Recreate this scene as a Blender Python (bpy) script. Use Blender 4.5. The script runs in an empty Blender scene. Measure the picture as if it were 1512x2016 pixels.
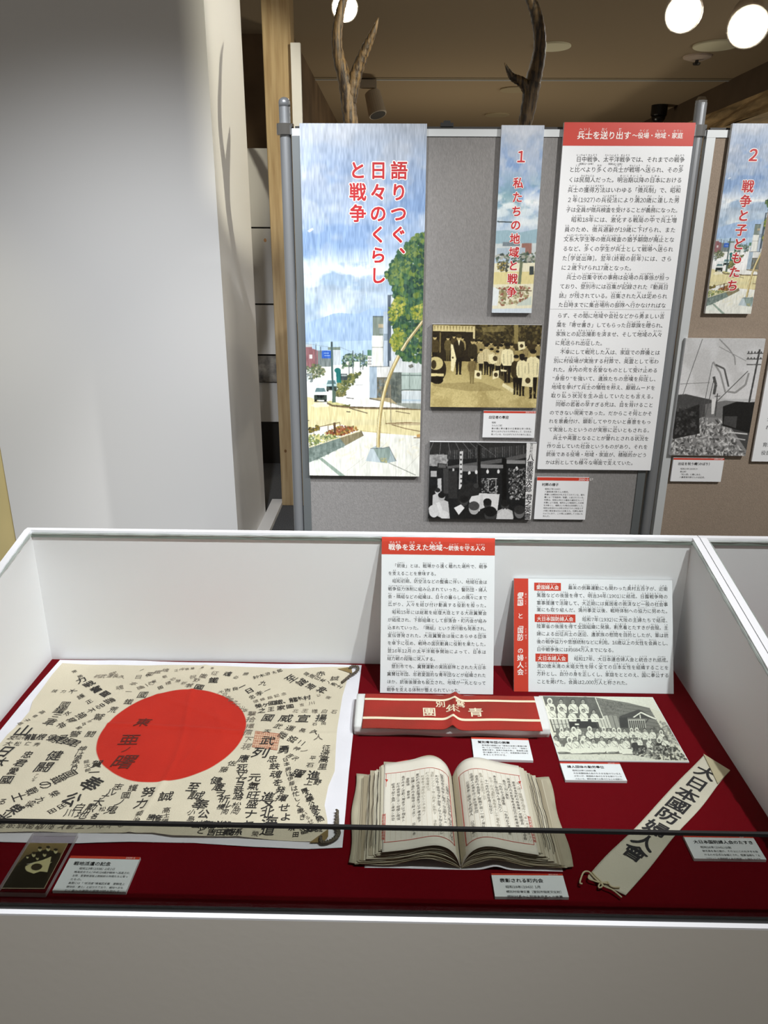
import bpy, math, random
import numpy as np
from mathutils import Vector, Matrix

# ------------------------------------------------------------------ camera, world, lights, exposure
SC = bpy.context.scene
COL = SC.collection
F_PX, PITCH, YAW, ROLL = 1483.4, 0.3458, 0.01575, 0.00609     # focal length for a 1512 x 2016 frame
CAM = np.array([0.0, 0.0, 1.55])
_cy, _sy, _cp, _sp = math.cos(YAW), math.sin(YAW), math.cos(PITCH), math.sin(PITCH)
FWD = np.array([-_sy*_cp, _cy*_cp, -_sp]); _rt = np.array([_cy, _sy, 0.0]); _up = np.cross(_rt, FWD)
RGT = math.cos(ROLL)*_rt + math.sin(ROLL)*_up
UPV = -math.sin(ROLL)*_rt + math.cos(ROLL)*_up
cd = bpy.data.cameras.new('camera'); cam = bpy.data.objects.new('camera', cd); COL.objects.link(cam)
cd.sensor_fit = 'VERTICAL'; cd.sensor_height = 36.0; cd.lens = F_PX/2016*36.0
cd.clip_start = 0.02; cd.clip_end = 60
m = Matrix.Identity(4)
for i, v in enumerate((RGT, UPV, -FWD, CAM)):
    for r in range(3): m[r][i] = v[r]
cam.matrix_world = m
SC.camera = cam

W = bpy.data.worlds.new('world'); SC.world = W; W.use_nodes = True
W.node_tree.nodes['Background'].inputs[0].default_value = (0.95, 0.91, 0.84, 1)
W.node_tree.nodes['Background'].inputs[1].default_value = 0.30
SC.view_settings.view_transform = 'Standard'; SC.view_settings.look = 'None'
SC.view_settings.exposure = 0.0; SC.view_settings.gamma = 1.0; SC.view_settings.use_curve_mapping = False

def spot(name, loc, target, watts, angle, blend=0.4, radius=0.03, color=(1, 1, 1)):
    d = bpy.data.lights.new(name, 'SPOT'); d.energy = watts; d.spot_size = math.radians(angle)
    d.spot_blend = blend; d.shadow_soft_size = radius; d.color = color
    o = bpy.data.objects.new(name, d); COL.objects.link(o); o.location = loc
    o.rotation_euler = (Vector(target) - Vector(loc)).to_track_quat('-Z', 'Y').to_euler()
    return o
# track spots over the case, on the partition and on the white wall; point fill lights added beyond
spot('spot_case_right', (0.82, 0.50, 2.66), (0.15, 1.25, 0.84), 122, 58, 0.7, 0.02, (0.96, 0.975, 1.0))
spot('spot_case_left', (0.46, 0.42, 2.66), (-0.40, 1.30, 0.88), 135, 60, 0.8, 0.025, (0.93, 0.965, 1.0))
spot('spot_partition_right', (1.70, 0.60, 2.70), (0.70, 2.47, 1.15), 190, 46, 0.55, 0.03, (1.0, 0.985, 0.955))
spot('spot_partition_left', (0.30, 0.85, 2.70), (-0.05, 2.47, 1.05), 66, 52, 0.7, 0.03, (1.0, 0.985, 0.955))
spot('spot_white_wall', (-0.45, 1.2, 2.70), (-1.25, 3.43, -0.05), 225, 82, 1.0, 0.05, (0.95, 0.975, 1.0))
spot('spot_antlers', (1.55, 0.72, 2.72), (-0.72, 3.80, 2.15), 480, 20, 0.5, 0.010, (1.0, 0.93, 0.72))
spot('spot_cream_wall', (-2.9, 2.0, 2.7), (-2.2, 3.46, 0.8), 40, 50, 0.9, 0.05, (1.0, 0.92, 0.62))
for _p, _e in (((4.4, 4.5, 1.5), 44), ((0.6, 7.6, 0.9), 40), ((4.6, 8.0, 1.4), 44)):  # unseen fill lights added to brighten the ceiling and beam
    _d = bpy.data.lights.new('added_fill', 'POINT'); _d.energy = _e; _d.shadow_soft_size = 0.15; _d.color = (1.0, 0.9, 0.7)
    _o = bpy.data.objects.new('added_fill', _d); COL.objects.link(_o); _o.location = _p

# ------------------------------------------------------------------ helpers
def lin(c):
    return tuple(((v/255)/12.92 if v/255 <= 0.04045 else ((v/255+0.055)/1.055)**2.4) for v in c)

def mat(name, rgb, rough=0.6, metal=0.0, var=0.0, vscale=8.0, bump=0.0, bscale=200.0, stretch=(1, 1, 1), spec=0.5, rgb2=None, coords='Object'):
    """Principled surface with optional procedural colour variation (towards rgb2) and bump."""
    M = bpy.data.materials.new(name); M.use_nodes = True
    nt = M.node_tree; N = nt.nodes; L = nt.links
    b = N['Principled BSDF']; c = lin(rgb)
    b.inputs['Base Color'].default_value = (*c, 1); b.inputs['Roughness'].default_value = rough
    b.inputs['Metallic'].default_value = metal; b.inputs['Specular IOR Level'].default_value = spec
    if var or bump:
        tc = N.new('ShaderNodeTexCoord'); mp = N.new('ShaderNodeMapping')
        mp.inputs['Scale'].default_value = stretch; L.new(tc.outputs[coords], mp.inputs[0])
    if var:
        n = N.new('ShaderNodeTexNoise'); n.inputs['Scale'].default_value = vscale; n.inputs['Detail'].default_value = 5
        L.new(mp.outputs[0], n.inputs['Vector'])
        r = N.new('ShaderNodeValToRGB'); r.color_ramp.elements[0].position = 0.3; r.color_ramp.elements[1].position = 0.7
        r.color_ramp.elements[0].color = (*(lin(rgb2) if rgb2 else tuple(v*(1-var) for v in c)), 1)
        r.color_ramp.elements[1].color = (*tuple(min(1, v*(1+var*0.5)) for v in c), 1)
        L.new(n.outputs[0], r.inputs[0]); L.new(r.outputs[0], b.inputs['Base Color'])
    if bump:
        n2 = N.new('ShaderNodeTexNoise'); n2.inputs['Scale'].default_value = bscale; n2.inputs['Detail'].default_value = 3
        L.new(mp.outputs[0], n2.inputs['Vector'])
        bp = N.new('ShaderNodeBump'); bp.inputs['Strength'].default_value = bump; bp.inputs['Distance'].default_value = 0.002
        L.new(n2.outputs[0], bp.inputs['Height']); L.new(bp.outputs[0], b.inputs['Normal'])
    return M

def glass_mat(name, tint, spec=1.0):
    M = bpy.data.materials.new(name); M.use_nodes = True
    nt = M.node_tree; N = nt.nodes; L = nt.links; N.remove(N['Principled BSDF'])
    t = N.new('ShaderNodeBsdfTransparent'); t.inputs[0].default_value = (*tint, 1)
    g = N.new('ShaderNodeBsdfGlossy'); g.inputs['Roughness'].default_value = 0.03
    fr = N.new('ShaderNodeFresnel'); ge = N.new('ShaderNodeNewGeometry'); io = N.new('ShaderNodeMapRange')
    io.inputs[3].default_value = 1.38; io.inputs[4].default_value = 1/1.38; L.new(ge.outputs['Backfacing'], io.inputs[0]); L.new(io.outputs[0], fr.inputs[0])
    mu = N.new('ShaderNodeMath'); mu.operation = 'MULTIPLY'; mu.inputs[1].default_value = spec; L.new(fr.outputs[0], mu.inputs[0])
    mx = N.new('ShaderNodeMixShader'); L.new(mu.outputs[0], mx.inputs[0])
    L.new(t.outputs[0], mx.inputs[1]); L.new(g.outputs[0], mx.inputs[2]); L.new(mx.outputs[0], N['Material Output'].inputs[0])
    return M

def emit_mat(name, rgb, s):
    M = bpy.data.materials.new(name); M.use_nodes = True; b = M.node_tree.nodes['Principled BSDF']
    b.inputs['Base Color'].default_value = (*rgb, 1); b.inputs['Emission Color'].default_value = (*rgb, 1); b.inputs['Emission Strength'].default_value = s
    return M

def mk(name, vs, fs, M, parent=None, loc=None, smooth=False, rel=True):
    """Link one mesh object. vs are world coordinates; loc is its origin (children take the parent's)."""
    vs = np.asarray(vs, dtype=float).reshape(-1, 3)
    me = bpy.data.meshes.new(name); o = bpy.data.objects.new(name, me); COL.objects.link(o)
    if parent is not None:
        o.parent = parent
        if rel: vs = vs - np.array(parent.get('_o', (0, 0, 0)))
        if parent.get('_o'): o['_o'] = parent['_o']
    elif loc is not None:
        o.location = loc; vs = vs - np.array(loc); o['_o'] = tuple(loc)
    me.from_pydata(vs.tolist(), [], [tuple(int(i) for i in f) for f in fs])
    if M: me.materials.append(M)
    if smooth: me.polygons.foreach_set('use_smooth', [True]*len(me.polygons))
    me.update()
    return o

def empty(name, loc):
    o = bpy.data.objects.new(name, None); COL.objects.link(o); o.location = loc; o['_o'] = tuple(loc); o.empty_display_size = 0.05
    return o

def tag(o, label, cat, group=None):
    o['label'] = label; o['category'] = cat
    if group: o['group'] = group
    return o

def struct(o):
    o['kind'] = 'structure'; return o

class B:
    """collects boxes, tubes, grids into one vertex/face list"""
    def __init__(s): s.v = []; s.f = []
    def add(s, v, f):
        n = len(s.v); s.v += [tuple(p) for p in v]; s.f += [tuple(i+n for i in q) for q in f]; return s
    def hexa(s, p):      # 8 corners: bottom ring 0-3 counter-clockwise, top ring 4-7
        return s.add(p, [(3, 2, 1, 0), (4, 5, 6, 7), (0, 1, 5, 4), (1, 2, 6, 5), (2, 3, 7, 6), (3, 0, 4, 7)])
    def box(s, x0, x1, y0, y1, z0, z1):
        return s.hexa([(x0, y0, z0), (x1, y0, z0), (x1, y1, z0), (x0, y1, z0), (x0, y0, z1), (x1, y0, z1), (x1, y1, z1), (x0, y1, z1)])
    def tube(s, pts, rad, n=12, caps=True):
        pts = [Vector(p) for p in pts]; k = len(pts)
        if not hasattr(rad, '__len__'): rad = [rad]*k
        u = None; rings = []
        for i, p in enumerate(pts):
            t = (pts[min(i+1, k-1)] - pts[max(i-1, 0)]).normalized()
            if u is None: u = t.orthogonal().normalized()
            u = (u - t*u.dot(t)).normalized(); w = t.cross(u)
            rings.append([p + (u*math.cos(a) + w*math.sin(a))*rad[i] for a in [2*math.pi*j/n for j in range(n)]])
        v = [q for r in rings for q in r]
        f = [(i*n+j, i*n+(j+1) % n, (i+1)*n+(j+1) % n, (i+1)*n+j) for i in range(k-1) for j in range(n)]
        if caps: f += [tuple(range(n-1, -1, -1)), tuple((k-1)*n+j for j in range(n))]
        return s.add(v, f)
    def lathe(s, c, prof, n=24):    # prof = [(r, z)], around the vertical through c
        v = [(c[0]+r*math.cos(2*math.pi*j/n), c[1]+r*math.sin(2*math.pi*j/n), c[2]+z) for r, z in prof for j in range(n)]
        k = len(prof)
        f = [(i*n+j, i*n+(j+1) % n, (i+1)*n+(j+1) % n, (i+1)*n+j) for i in range(k-1) for j in range(n)]
        f += [tuple(range(n-1, -1, -1)), tuple((k-1)*n+j for j in range(n))]
        return s.add(v, f)
    def grid(s, fn, nu, nv):
        v = [fn(i/nu, j/nv) for j in range(nv+1) for i in range(nu+1)]
        return s.add(v, [(j*(nu+1)+i, j*(nu+1)+i+1, (j+1)*(nu+1)+i+1, (j+1)*(nu+1)+i) for j in range(nv) for i in range(nu)])
    def mk(s, name, M, parent=None, loc=None, smooth=False, rel=True):
        return mk(name, s.v, s.f, M, parent, loc, smooth, rel)

def bevel(o, w=0.001, n=2):
    b = o.modifiers.new('bevel', 'BEVEL'); b.width = w; b.segments = n; b.limit_method = 'ANGLE'; return o

def spline(pts, n=8):
    """Catmull-Rom through pts"""
    P = [np.array(p, float) for p in pts]; P = [2*P[0]-P[1]] + P + [2*P[-1]-P[-2]]; out = []
    for i in range(1, len(P)-2):
        for j in range(n):
            t = j/n; a, b, c, d = P[i-1:i+3]
            out.append(0.5*((2*b)+(c-a)*t+(2*a-5*b+4*c-d)*t*t+(3*b-a-3*c+d)*t**3))
    return out + [P[-2]]

def ray(x, y): return FWD + RGT*(x-756)/F_PX - UPV*(y-1008)/F_PX
def onz(x, y, z=0.75): d = ray(x, y); return CAM + d*(z-CAM[2])/d[2]        # a photo point on a level surface
def ony(x, y, Y): d = ray(x, y); return CAM + d*(Y/d[1])                    # a photo point on an upright surface

# ------------------------------------------------------------------ lettering
_gc = {}
def glyph(ch, off=0.0, res=2):
    k = (ch, off, res)
    if k not in _gc:
        c = bpy.data.curves.new('g', 'FONT'); c.body = ch; c.size = 1; c.resolution_u = res; c.offset = off
        o = bpy.data.objects.new('g', c); COL.objects.link(o)
        me = bpy.data.meshes.new_from_object(o.evaluated_get(bpy.context.evaluated_depsgraph_get()))
        v = np.array([(p.co.x, p.co.y) for p in me.vertices]).reshape(-1, 2); f = [tuple(q.vertices) for q in me.polygons]
        bpy.data.objects.remove(o); bpy.data.curves.remove(c); bpy.data.meshes.remove(me)
        _gc[k] = (v - np.array([0.5, 0.38]), f)
    return _gc[k]
_half = {'(': ('（', 0.45, -0.3), ')': ('）', 0.45, 0.3), '[': ('［', 0.45, -0.3), ']': ('］', 0.45, 0.3), ',': ('，', 0.35, 0.27), '.': ('．', 0.35, 0.26),
         '“': ('“', 0.5, 0.28), '”': ('”', 0.5, 0.28), '-': ('－', 0.5, 0), ' ': ('', 0.35, 0), '…': ('', 0.5, 0)}
def cell(ch):
    """(glyph, advance in em, x shift)"""
    if ch in _half: return _half[ch]
    if ch.isdigit() and ord(ch) < 128: return (chr(ord(ch)+0xFEE0), 0.57, 0)
    if ch == '　': return ('', 1, 0)
    return (ch, 1, 0)

class Ink:
    """flat lettering: glyphs collected in a 2-D frame, mapped on to a surface by build()"""
    def __init__(s): s.v = []; s.f = []; s.n = 0
    def raw(s, v, f, dz=0.0):
        v = np.asarray(v, float); s.f += [tuple(i+s.n for i in q) for q in f]; s.v.append(np.c_[v, np.full(len(v), dz)]); s.n += len(v)
    def put(s, ch, cx, cy, em, right=(1, 0), up=(0, 1), off=0.0, sx=1.0, res=2, shear=0.0):
        if not ch: return
        g, f = glyph(ch, 0.0, res)
        if not len(g): return
        x = (g[:, 0]*sx + g[:, 1]*shear)*em; y = g[:, 1]*em
        n = 0 if off < 0.006 else (4 if off < 0.05 else 10)      # heavier strokes: the glyph stamped again around itself
        for i in range(n or 1):
            a = 2*math.pi*i/n+0.785 if n else 0; dx, dy = (off*em*math.cos(a), off*em*math.sin(a)) if n else (0, 0)
            X, Y = x+dx, y+dy
            s.raw(np.stack([cx + X*right[0] + Y*up[0], cy + X*right[1] + Y*up[1]], 1), f, i*1.5e-5)
    def rect(s, x0, y0, x1, y1): s.raw([(x0, y0), (x1, y0), (x1, y1), (x0, y1)], [(0, 1, 2, 3)])
    def line(s, text, x, cy, em, width=None, fit=0.9, off=0.0, ruby=True):
        """one horizontal line from x; [base|reading] carries small reading kana; long lines fill width"""
        it = []; rb = []; i = 0
        while i < len(text):
            if text[i] == '[' and '|' in text[i:i+12] and ']' in text[i:]:
                j = text.index(']', i); a, b = text[i+1:j].split('|'); rb.append((len(it), len(a), b)); it += list(a); i = j+1
            else: it.append(text[i]); i += 1
        cs = [cell(c) for c in it]; nat = sum(c[1] for c in cs)*em
        tail = em*0.5 if it and it[-1] in '。、' else 0
        k = 1.0
        if width and (nat > width*fit): k = (width+tail*0.9)/nat
        pos = []; px = x
        for c in cs: pos.append(px + c[1]*em*k/2); px += c[1]*em*k
        for c, p in zip(cs, pos): s.put(c[0], p + c[2]*em, cy, em*min(1, k*1.02) if k < 1 else em, off=off)
        if ruby:
            for a, n, r in rb:
                x0 = pos[a]-em*k/2; x1 = pos[a+n-1]+em*k/2; st = min(0.42*em, (x1-x0)/len(r)); mid = (x0+x1)/2
                pitch = max(st, (x1-x0)/len(r)*0.85)
                for q, ch in enumerate(r): s.put(ch, mid+(q-(len(r)-1)/2)*pitch, cy+0.70*em, st*0.95)
        return px
    def column(s, text, cx, y, em, pitch, off=0.0, sx=1.0, res=3):
        for ch in text:
            v = {'「': '﹁', '」': '﹂'}.get(ch, ch); dx = dy = 0
            if ch == '、': dx, dy = 0.55*em, 0.55*em
            if v in '﹁﹂': dx = 0.0
            s.put(v if v != '　' else '', cx+dx, y+dy, em, off=off, sx=sx, res=res); y -= pitch
    def build(s, name, M, parent, fn, rel=False):
        if not s.v: return None
        v = np.concatenate(s.v); w = np.array([fn(a, b) for a, b, _ in v]); w[:, 2] += v[:, 2]
        return mk(name, w, s.f, M, parent, rel=rel)

# ------------------------------------------------------------------ materials
WHITE = mat('white_paint', (236, 236, 236), 0.6, bump=0.05, bscale=120)
CASEWHITE = mat('white_laminate', (238, 238, 240), 0.45)
PLINTH = mat('plinth_paint', (214, 208, 198), 0.6, bump=0.04, bscale=90)
CARPET = mat('grey_carpet', (86, 88, 92), 0.95, var=0.5, vscale=160, bump=0.6, bscale=400)
CEIL = mat('ceiling_paint', (166, 146, 118), 0.9, bump=0.03, bscale=60)
CREAM = mat('cream_wall', (226, 208, 150), 0.8, var=0.05, vscale=3)
BROWNW = mat('brown_wall', (120, 98, 74), 0.8, var=0.35, vscale=3)
STONE = mat('rough_stone', (176, 150, 110), 0.95, var=0.6, vscale=9, bump=1.0, bscale=30, stretch=(1, 0.4, 2))
DARKBEAM = mat('dark_beam', (88, 72, 55), 0.8, var=0.2, vscale=4)
WOOD = mat('pine_wood', (188, 166, 128), 0.6, var=0.3, vscale=3.0, stretch=(14, 14, 0.9), rgb2=(160, 132, 92))
KNOT = mat('wood_knot', (120, 84, 48), 0.6)
METAL = mat('grey_metal', (150, 153, 157), 0.33, metal=0.55)
DARKMETAL = mat('dark_metal', (70, 68, 66), 0.4, metal=0.7)
CHROME = mat('chrome', (190, 190, 190), 0.12, metal=1.0)
SILVER = mat('silver_bar', (196, 200, 202), 0.5, metal=0.15)
SLATE = mat('slate_bar', (108, 113, 115), 0.5, metal=0.4)
FELT = mat('grey_fabric', (134, 132, 131), 0.95, var=0.14, vscale=260, bump=0.8, bscale=420, stretch=(1, 1, 0.35))
FELT2 = mat('beige_fabric', (152, 137, 122), 0.95, var=0.12, vscale=260, bump=0.8, bscale=420, stretch=(1, 1, 0.6))
VELVET = mat('red_velvet', (104, 1, 14), 0.95, var=0.12, vscale=5, bump=0.25, bscale=900, spec=0.1)
FOAM = mat('white_board', (238, 240, 243), 0.35)
RED = mat('red_print', (206, 66, 48), 0.35)
REDW = mat('red_print_dull', (198, 52, 36), 0.4)
BLACK = mat('black_ink', (38, 37, 40), 0.6)
GREYINK = mat('grey_ink', (92, 90, 88), 0.8)
WHITEINK = mat('white_ink', (246, 240, 236), 0.5)
REDINK = mat('red_ink', (186, 30, 38), 0.5)
RUBBER = mat('black_rubber', (24, 23, 23), 0.5)
SEAL = mat('silicone', (150, 156, 150), 0.35, var=0.3, vscale=20)
GLASS = glass_mat('clear_glass', (0.94, 0.95, 0.94), 0.5)
FRONTGLASS = glass_mat('tinted_front_glass', (0.60, 0.61, 0.585), 0.35)
ACRYLEDGE = mat('acrylic_edge', (226, 220, 224), 0.3); ACRYLEDGE.node_tree.nodes['Principled BSDF'].inputs['Alpha'].default_value = 0.5
ACRYL = glass_mat('acrylic', (0.86, 0.84, 0.86), 0.9)
BLACKP = mat('black_plastic', (14, 14, 16), 0.3)
LAMPW = mat('white_plastic', (190, 180, 165), 0.5)

# ------------------------------------------------------------------ the room
struct(B().box(-4.5, 5.5, -2.0, 11.5, -0.1, 0.0).mk('floor', CARPET, loc=(0, 5, 0)))
ceil = struct(B().box(-4.5, 5.5, 0.2, 11.5, 2.8, 2.9).mk('ceiling', CEIL, loc=(0, 5, 2.8)))
struct(B().box(-4.5, 5.5, 11.2, 11.5, 0, 2.8).mk('wall_back', BROWNW, loc=(0, 11.2, 0)))
# white block at the left: its front face and the return running away from us
struct(B().box(-1.875, -0.77, 3.43, 4.2, 0, 2.8).mk('wall_white', WHITE, loc=(-1.3, 3.43, 0)))
struct(B().box(-0.77, -0.70, 3.40, 4.45, 0, 0.025).mk('baseboard_white', WHITE, loc=(-0.77, 3.43, 0)))
struct(B().box(-4.5, -1.877, 3.46, 3.56, 0, 2.8).mk('wall_left', CREAM, loc=(-3, 3.46, 0)))
struct(B().box(-1.2, -0.70, 5.6, 11.2, 0, 2.8).mk('wall_far', BROWNW, loc=(-0.7, 5.2, 0)))
struct(B().box(2.69, 5.5, 5.0, 11.2, 2.605, 2.8).mk('trim_beam', DARKBEAM, loc=(2.7, 7, 2.6)))
struct(B().grid(lambda a, b: (2.692+0.02*math.sin(37*a+11*b)*math.sin(23*b), 5.2+6.0*a, 2.605-0.15*b), 60, 6).add([(2.7, 5.2, 2.455), (2.7, 11.2, 2.455), (5.5, 11.2, 2.455), (5.5, 5.2, 2.455)], [(0, 1, 2, 3)]).mk('trim_stone', STONE, loc=(2.7, 7, 2.5)))
struct(B().box(-0.70, 2.69, 6.97, 7.03, 2.796, 2.8).mk('trim_track', mat('track', (150, 136, 112), 0.6), loc=(1, 7, 2.8)))
struct(B().box(-0.70, 2.69, 7.03, 7.06, 2.792, 2.8).mk('trim_slot', SILVER, loc=(1, 7, 2.8)))

# timber post, white strip beside it and the pale boards glimpsed behind
post = empty('timber_post', (-0.63, 4.47, 0))
o = B().box(-0.702, -0.557, 4.40, 4.545, 0, 2.8).mk('shaft', WOOD, post); bevel(o, 0.004)
for px, py in ((522, 473), (562, 888)):
    q = ony(px, py, 4.398); B().add([(q[0]+0.008*math.cos(a), 4.3985, q[2]+0.010*math.sin(a)) for a in [k*math.pi/6 for k in range(12)]], [tuple(range(12))]).mk('knot', KNOT, post)
tag(post, 'square pine post standing between the white wall and the grey partition', 'post')
tag(B().box(-0.556, -0.507, 4.37, 4.395, 0, 2.487).mk('white_strip', WHITE, loc=(-0.53, 4.38, 0)), 'narrow white upright board fixed beside the pine post', 'board')
wb = empty('white_display_board', (-0.9, 5.3, 0))
for z0, z1 in ((0.32, 0.60), (0.80, 1.13), (1.142, 1.62), (1.63, 2.10)): B().box(-1.18, -0.62, 5.30, 5.33, z0, z1).mk('panel', WHITE, wb)
B().box(-1.15, -0.66, 5.335, 5.37, 0, 2.08).mk('backing', DARKMETAL, wb)
tag(wb, 'white board glimpsed in the gap left of the pine post', 'board')
rng = random.Random(5)
b1 = tag(B().box(-0.98, -0.66, 5.28, 5.295, 0.61, 0.79).mk('photo_collage', mat('collage', (70, 70, 74), 0.5, var=0.9, vscale=18, rgb2=(180, 176, 168)), loc=(-0.8, 5.28, 0.61)), 'small grey photo collage on the white board left of the pine post', 'poster')

# ------------------------------------------------------------------ ceiling fittings
def disc(cx, cy, r, z=2.8, h=0.012):
    return B().lathe((cx, cy, z-h), [(r*0.97, 0), (r, 0.004), (r, h)], 40)
PALE = mat('pale_cover', (252, 246, 214), 0.6)
for (cx, cy, r, lab) in ((2.12, 5.86, 0.15, 'large pale round cover on the ceiling above the sprinkler'), (1.03, 5.90, 0.125, 'pale round ceiling cover just right of the tall antler'),
                         (1.0, 7.45, 0.13, 'round ceiling cover half behind the short antler tine'), (1.02, 8.85, 0.13, 'farthest faint round ceiling cover beyond the track')):
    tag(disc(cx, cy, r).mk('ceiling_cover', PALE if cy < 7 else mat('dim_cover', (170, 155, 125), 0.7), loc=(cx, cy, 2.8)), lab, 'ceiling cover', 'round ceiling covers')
sp = empty('sprinkler', (2.12, 6.2, 2.8))
B().lathe((2.12, 6.2, 2.775), [(0.05, 0), (0.095, 0.015), (0.1, 0.025)], 28).mk('plate', mat('sprinkler_plate', (226, 206, 190), 0.4), sp)
B().lathe((2.12, 6.2, 2.745), [(0.022, 0), (0.028, 0.012), (0.012, 0.018), (0.012, 0.03)], 16).mk('nozzle', DARKMETAL, sp)
tag(sp, 'white disc sprinkler on the ceiling under the large round cover', 'sprinkler')
cx, cy, _ = onz(1299, 207, 2.8)
cm = empty('security_camera', (cx, cy, 2.8))
B().lathe((cx, cy, 2.705), [(0.072, 0), (0.076, 0.01), (0.076, 0.095)], 28).mk('housing', BLACKP, cm)
B().lathe((cx, cy, 2.635), [(0.012, 0), (0.04, 0.012), (0.062, 0.04), (0.068, 0.07)], 28).mk('dome', BLACKP, cm, smooth=True)
tag(cm, 'black dome security camera hanging from the ceiling by the beam', 'camera')

def track_spot(loc, aim, lab, lit, s=1.0):
    x, y, z = loc; t = empty('track_spotlight', (x, y, z))
    B().box(x-0.09*s, x+0.06*s, y-0.02*s, y+0.02*s, z-0.045*s, z).mk('adapter', LAMPW, t)
    B().tube([(x+0.05*s, y, z-0.04*s), (x+0.05*s, y, z-0.09*s)], 0.012*s).mk('stem', LAMPW, t)
    d = Vector(aim).normalized(); c = Vector((x+0.05*s, y, z-0.13*s))
    a, e = c - d*0.075*s, c + d*0.075*s
    B().tube([a, a+d*0.01*s, e-d*0.005*s, e], [0.035*s, 0.05*s, 0.058*s, 0.055*s], 24).mk('head', LAMPW, t, smooth=False)
    B().tube([e, e+d*0.002], [0.05*s, 0.05*s], 24).mk('lens', emit_mat('lamp_glow', (1, 0.97, 0.88), 60) if lit else DARKMETAL, t)
    tag(t, lab, 'spotlight', 'track spotlights')
track_spot((-0.27, 7.0, 2.785), (0.25, -0.25, -0.9), 'unlit white track spotlight hanging beyond the left antler', False, 1.3)
q1, q2, q3 = onz(674, 12, 2.62), onz(1350, 5, 2.60), onz(1478, 28, 2.58)
track_spot((q1[0]-0.05, q1[1]+0.08, 2.80), (0.05, -0.9, -0.42), 'glowing spotlight behind the top of the left antler', True, 1.15)
track_spot((q2[0]-0.05, q2[1]+0.1, 2.80), (-0.25, -0.85, -0.42), 'glowing ceiling spotlight, second from the right edge', True, 1.5)
track_spot((q3[0]-0.05, q3[1]+0.1, 2.80), (-0.33, -0.85, -0.42), 'glowing ceiling spotlight nearest the right edge', True, 1.7)

sh = empty('added_light_block', (1.32, 0.99, 2.8))      # added unseen blade, keeps the antler spot off the white wall's front
B().hexa([(1.3225, 0.986, 2.55), (1.13, 0.823, 2.55), (1.128, 0.826, 2.55), (1.3205, 0.989, 2.55), (1.3225, 0.986, 2.78), (1.13, 0.823, 2.78), (1.128, 0.826, 2.78), (1.3205, 0.989, 2.78)]).mk('blade', BLACKP, sh)
B().tube([(1.225, 0.906, 2.78), (1.225, 0.906, 2.80)], 0.006).mk('stem', BLACKP, sh)
tag(sh, 'added unseen black blade blocking spotlight from the front of the white wall', 'light blocker')

# ------------------------------------------------------------------ deer behind the partition
ANT = mat('antler', (58, 42, 26), 0.5, var=0.6, vscale=22, stretch=(5, 5, 0.5), rgb2=(44, 32, 19), bump=0.8, bscale=90)
def antler_mat():
    nt = ANT.node_tree; N = nt.nodes; r = [n for n in N if n.type == 'VALTORGB'][0]
    r.color_ramp.elements[0].position = 0.42; r.color_ramp.elements[1].position = 0.62
    r.color_ramp.elements[1].color = (*lin((118, 94, 60)), 1)
antler_mat()
HIDE = mat('deer_hide', (104, 78, 52), 0.9, var=0.3, vscale=14)
deer = empty('deer', (0.13, 3.7, 0))
def skin(name, V, E, R, M, parent):
    me = bpy.data.meshes.new(name); me.from_pydata([tuple(np.array(v)-np.array(parent['_o'])) for v in V], E, []); o = bpy.data.objects.new(name, me); COL.objects.link(o); o.parent = parent
    o.modifiers.new('skin', 'SKIN'); sv = me.skin_vertices[0].data
    for i, r in enumerate(R): sv[i].radius = (r, r)
    sv[0].use_root = True
    s = o.modifiers.new('sub', 'SUBSURF'); s.levels = 2; s.render_levels = 2; me.materials.append(M); return o
V = [(0.13, 4.15, 0.98), (0.13, 3.75, 0.96), (0.13, 3.40, 0.98), (0.13, 3.20, 1.20), (0.13, 3.08, 1.42), (0.13, 2.98, 1.54), (0.13, 2.86, 1.50), (0.13, 2.74, 1.43)]
R = [0.17, 0.2, 0.18, 0.12, 0.09, 0.085, 0.06, 0.035]
Eg = [(i, i+1) for i in range(7)]
for b0, xs, ys in ((2, 0.11, 3.42), (0, 0.11, 4.15)):
    for sgn in (-1, 1):
        n = len(V); V += [(0.13+sgn*xs, ys, 0.75), (0.13+sgn*xs, ys+(0.0 if b0 else 0.07), 0.42), (0.13+sgn*xs, ys+0.01, 0.1), (0.13+sgn*xs, ys-0.02, 0.03)]
        R += [0.075, 0.038, 0.025, 0.028]; Eg += [(b0, n), (n, n+1), (n+1, n+2), (n+2, n+3)]
for sgn in (-1, 1):
    n = len(V); V += [(0.13+sgn*0.10, 3.0, 1.57), (0.13+sgn*0.19, 3.0, 1.60)]; R += [0.03, 0.012]; Eg += [(5, n), (n, n+1)]
skin('body', V, Eg, R, HIDE, deer)
def antler(beams):
    b = B()
    for pts, rad in beams:
        P = spline(pts, 10); rr = np.interp(np.linspace(0, len(pts)-1, len(P)), range(len(pts)), rad)
        rr = [r*(1+0.05*math.sin(i*2.1)) for i, r in enumerate(rr)]
        b.tube(P, rr, 16)
    b.mk('antler', ANT, deer, smooth=True)
antler([([(0.09, 2.97, 1.60), (-0.06, 2.96, 1.70), (-0.135, 2.92, 1.82), (-0.168, 2.9, 1.934), (-0.182, 2.9, 2.04), (-0.212, 2.9, 2.155), (-0.205, 2.9, 2.24), (-0.185, 2.9, 2.305), (-0.15, 2.9, 2.40), (-0.11, 2.9, 2.46)],
         [0.026, 0.026, 0.025, 0.025, 0.026, 0.018, 0.016, 0.013, 0.010, 0.002]),
        ([(-0.172, 2.9, 1.99), (-0.150, 2.895, 2.075), (-0.118, 2.885, 2.145), (-0.091, 2.875, 2.195), (-0.073, 2.87, 2.237)], [0.022, 0.021, 0.017, 0.011, 0.002])])
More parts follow.
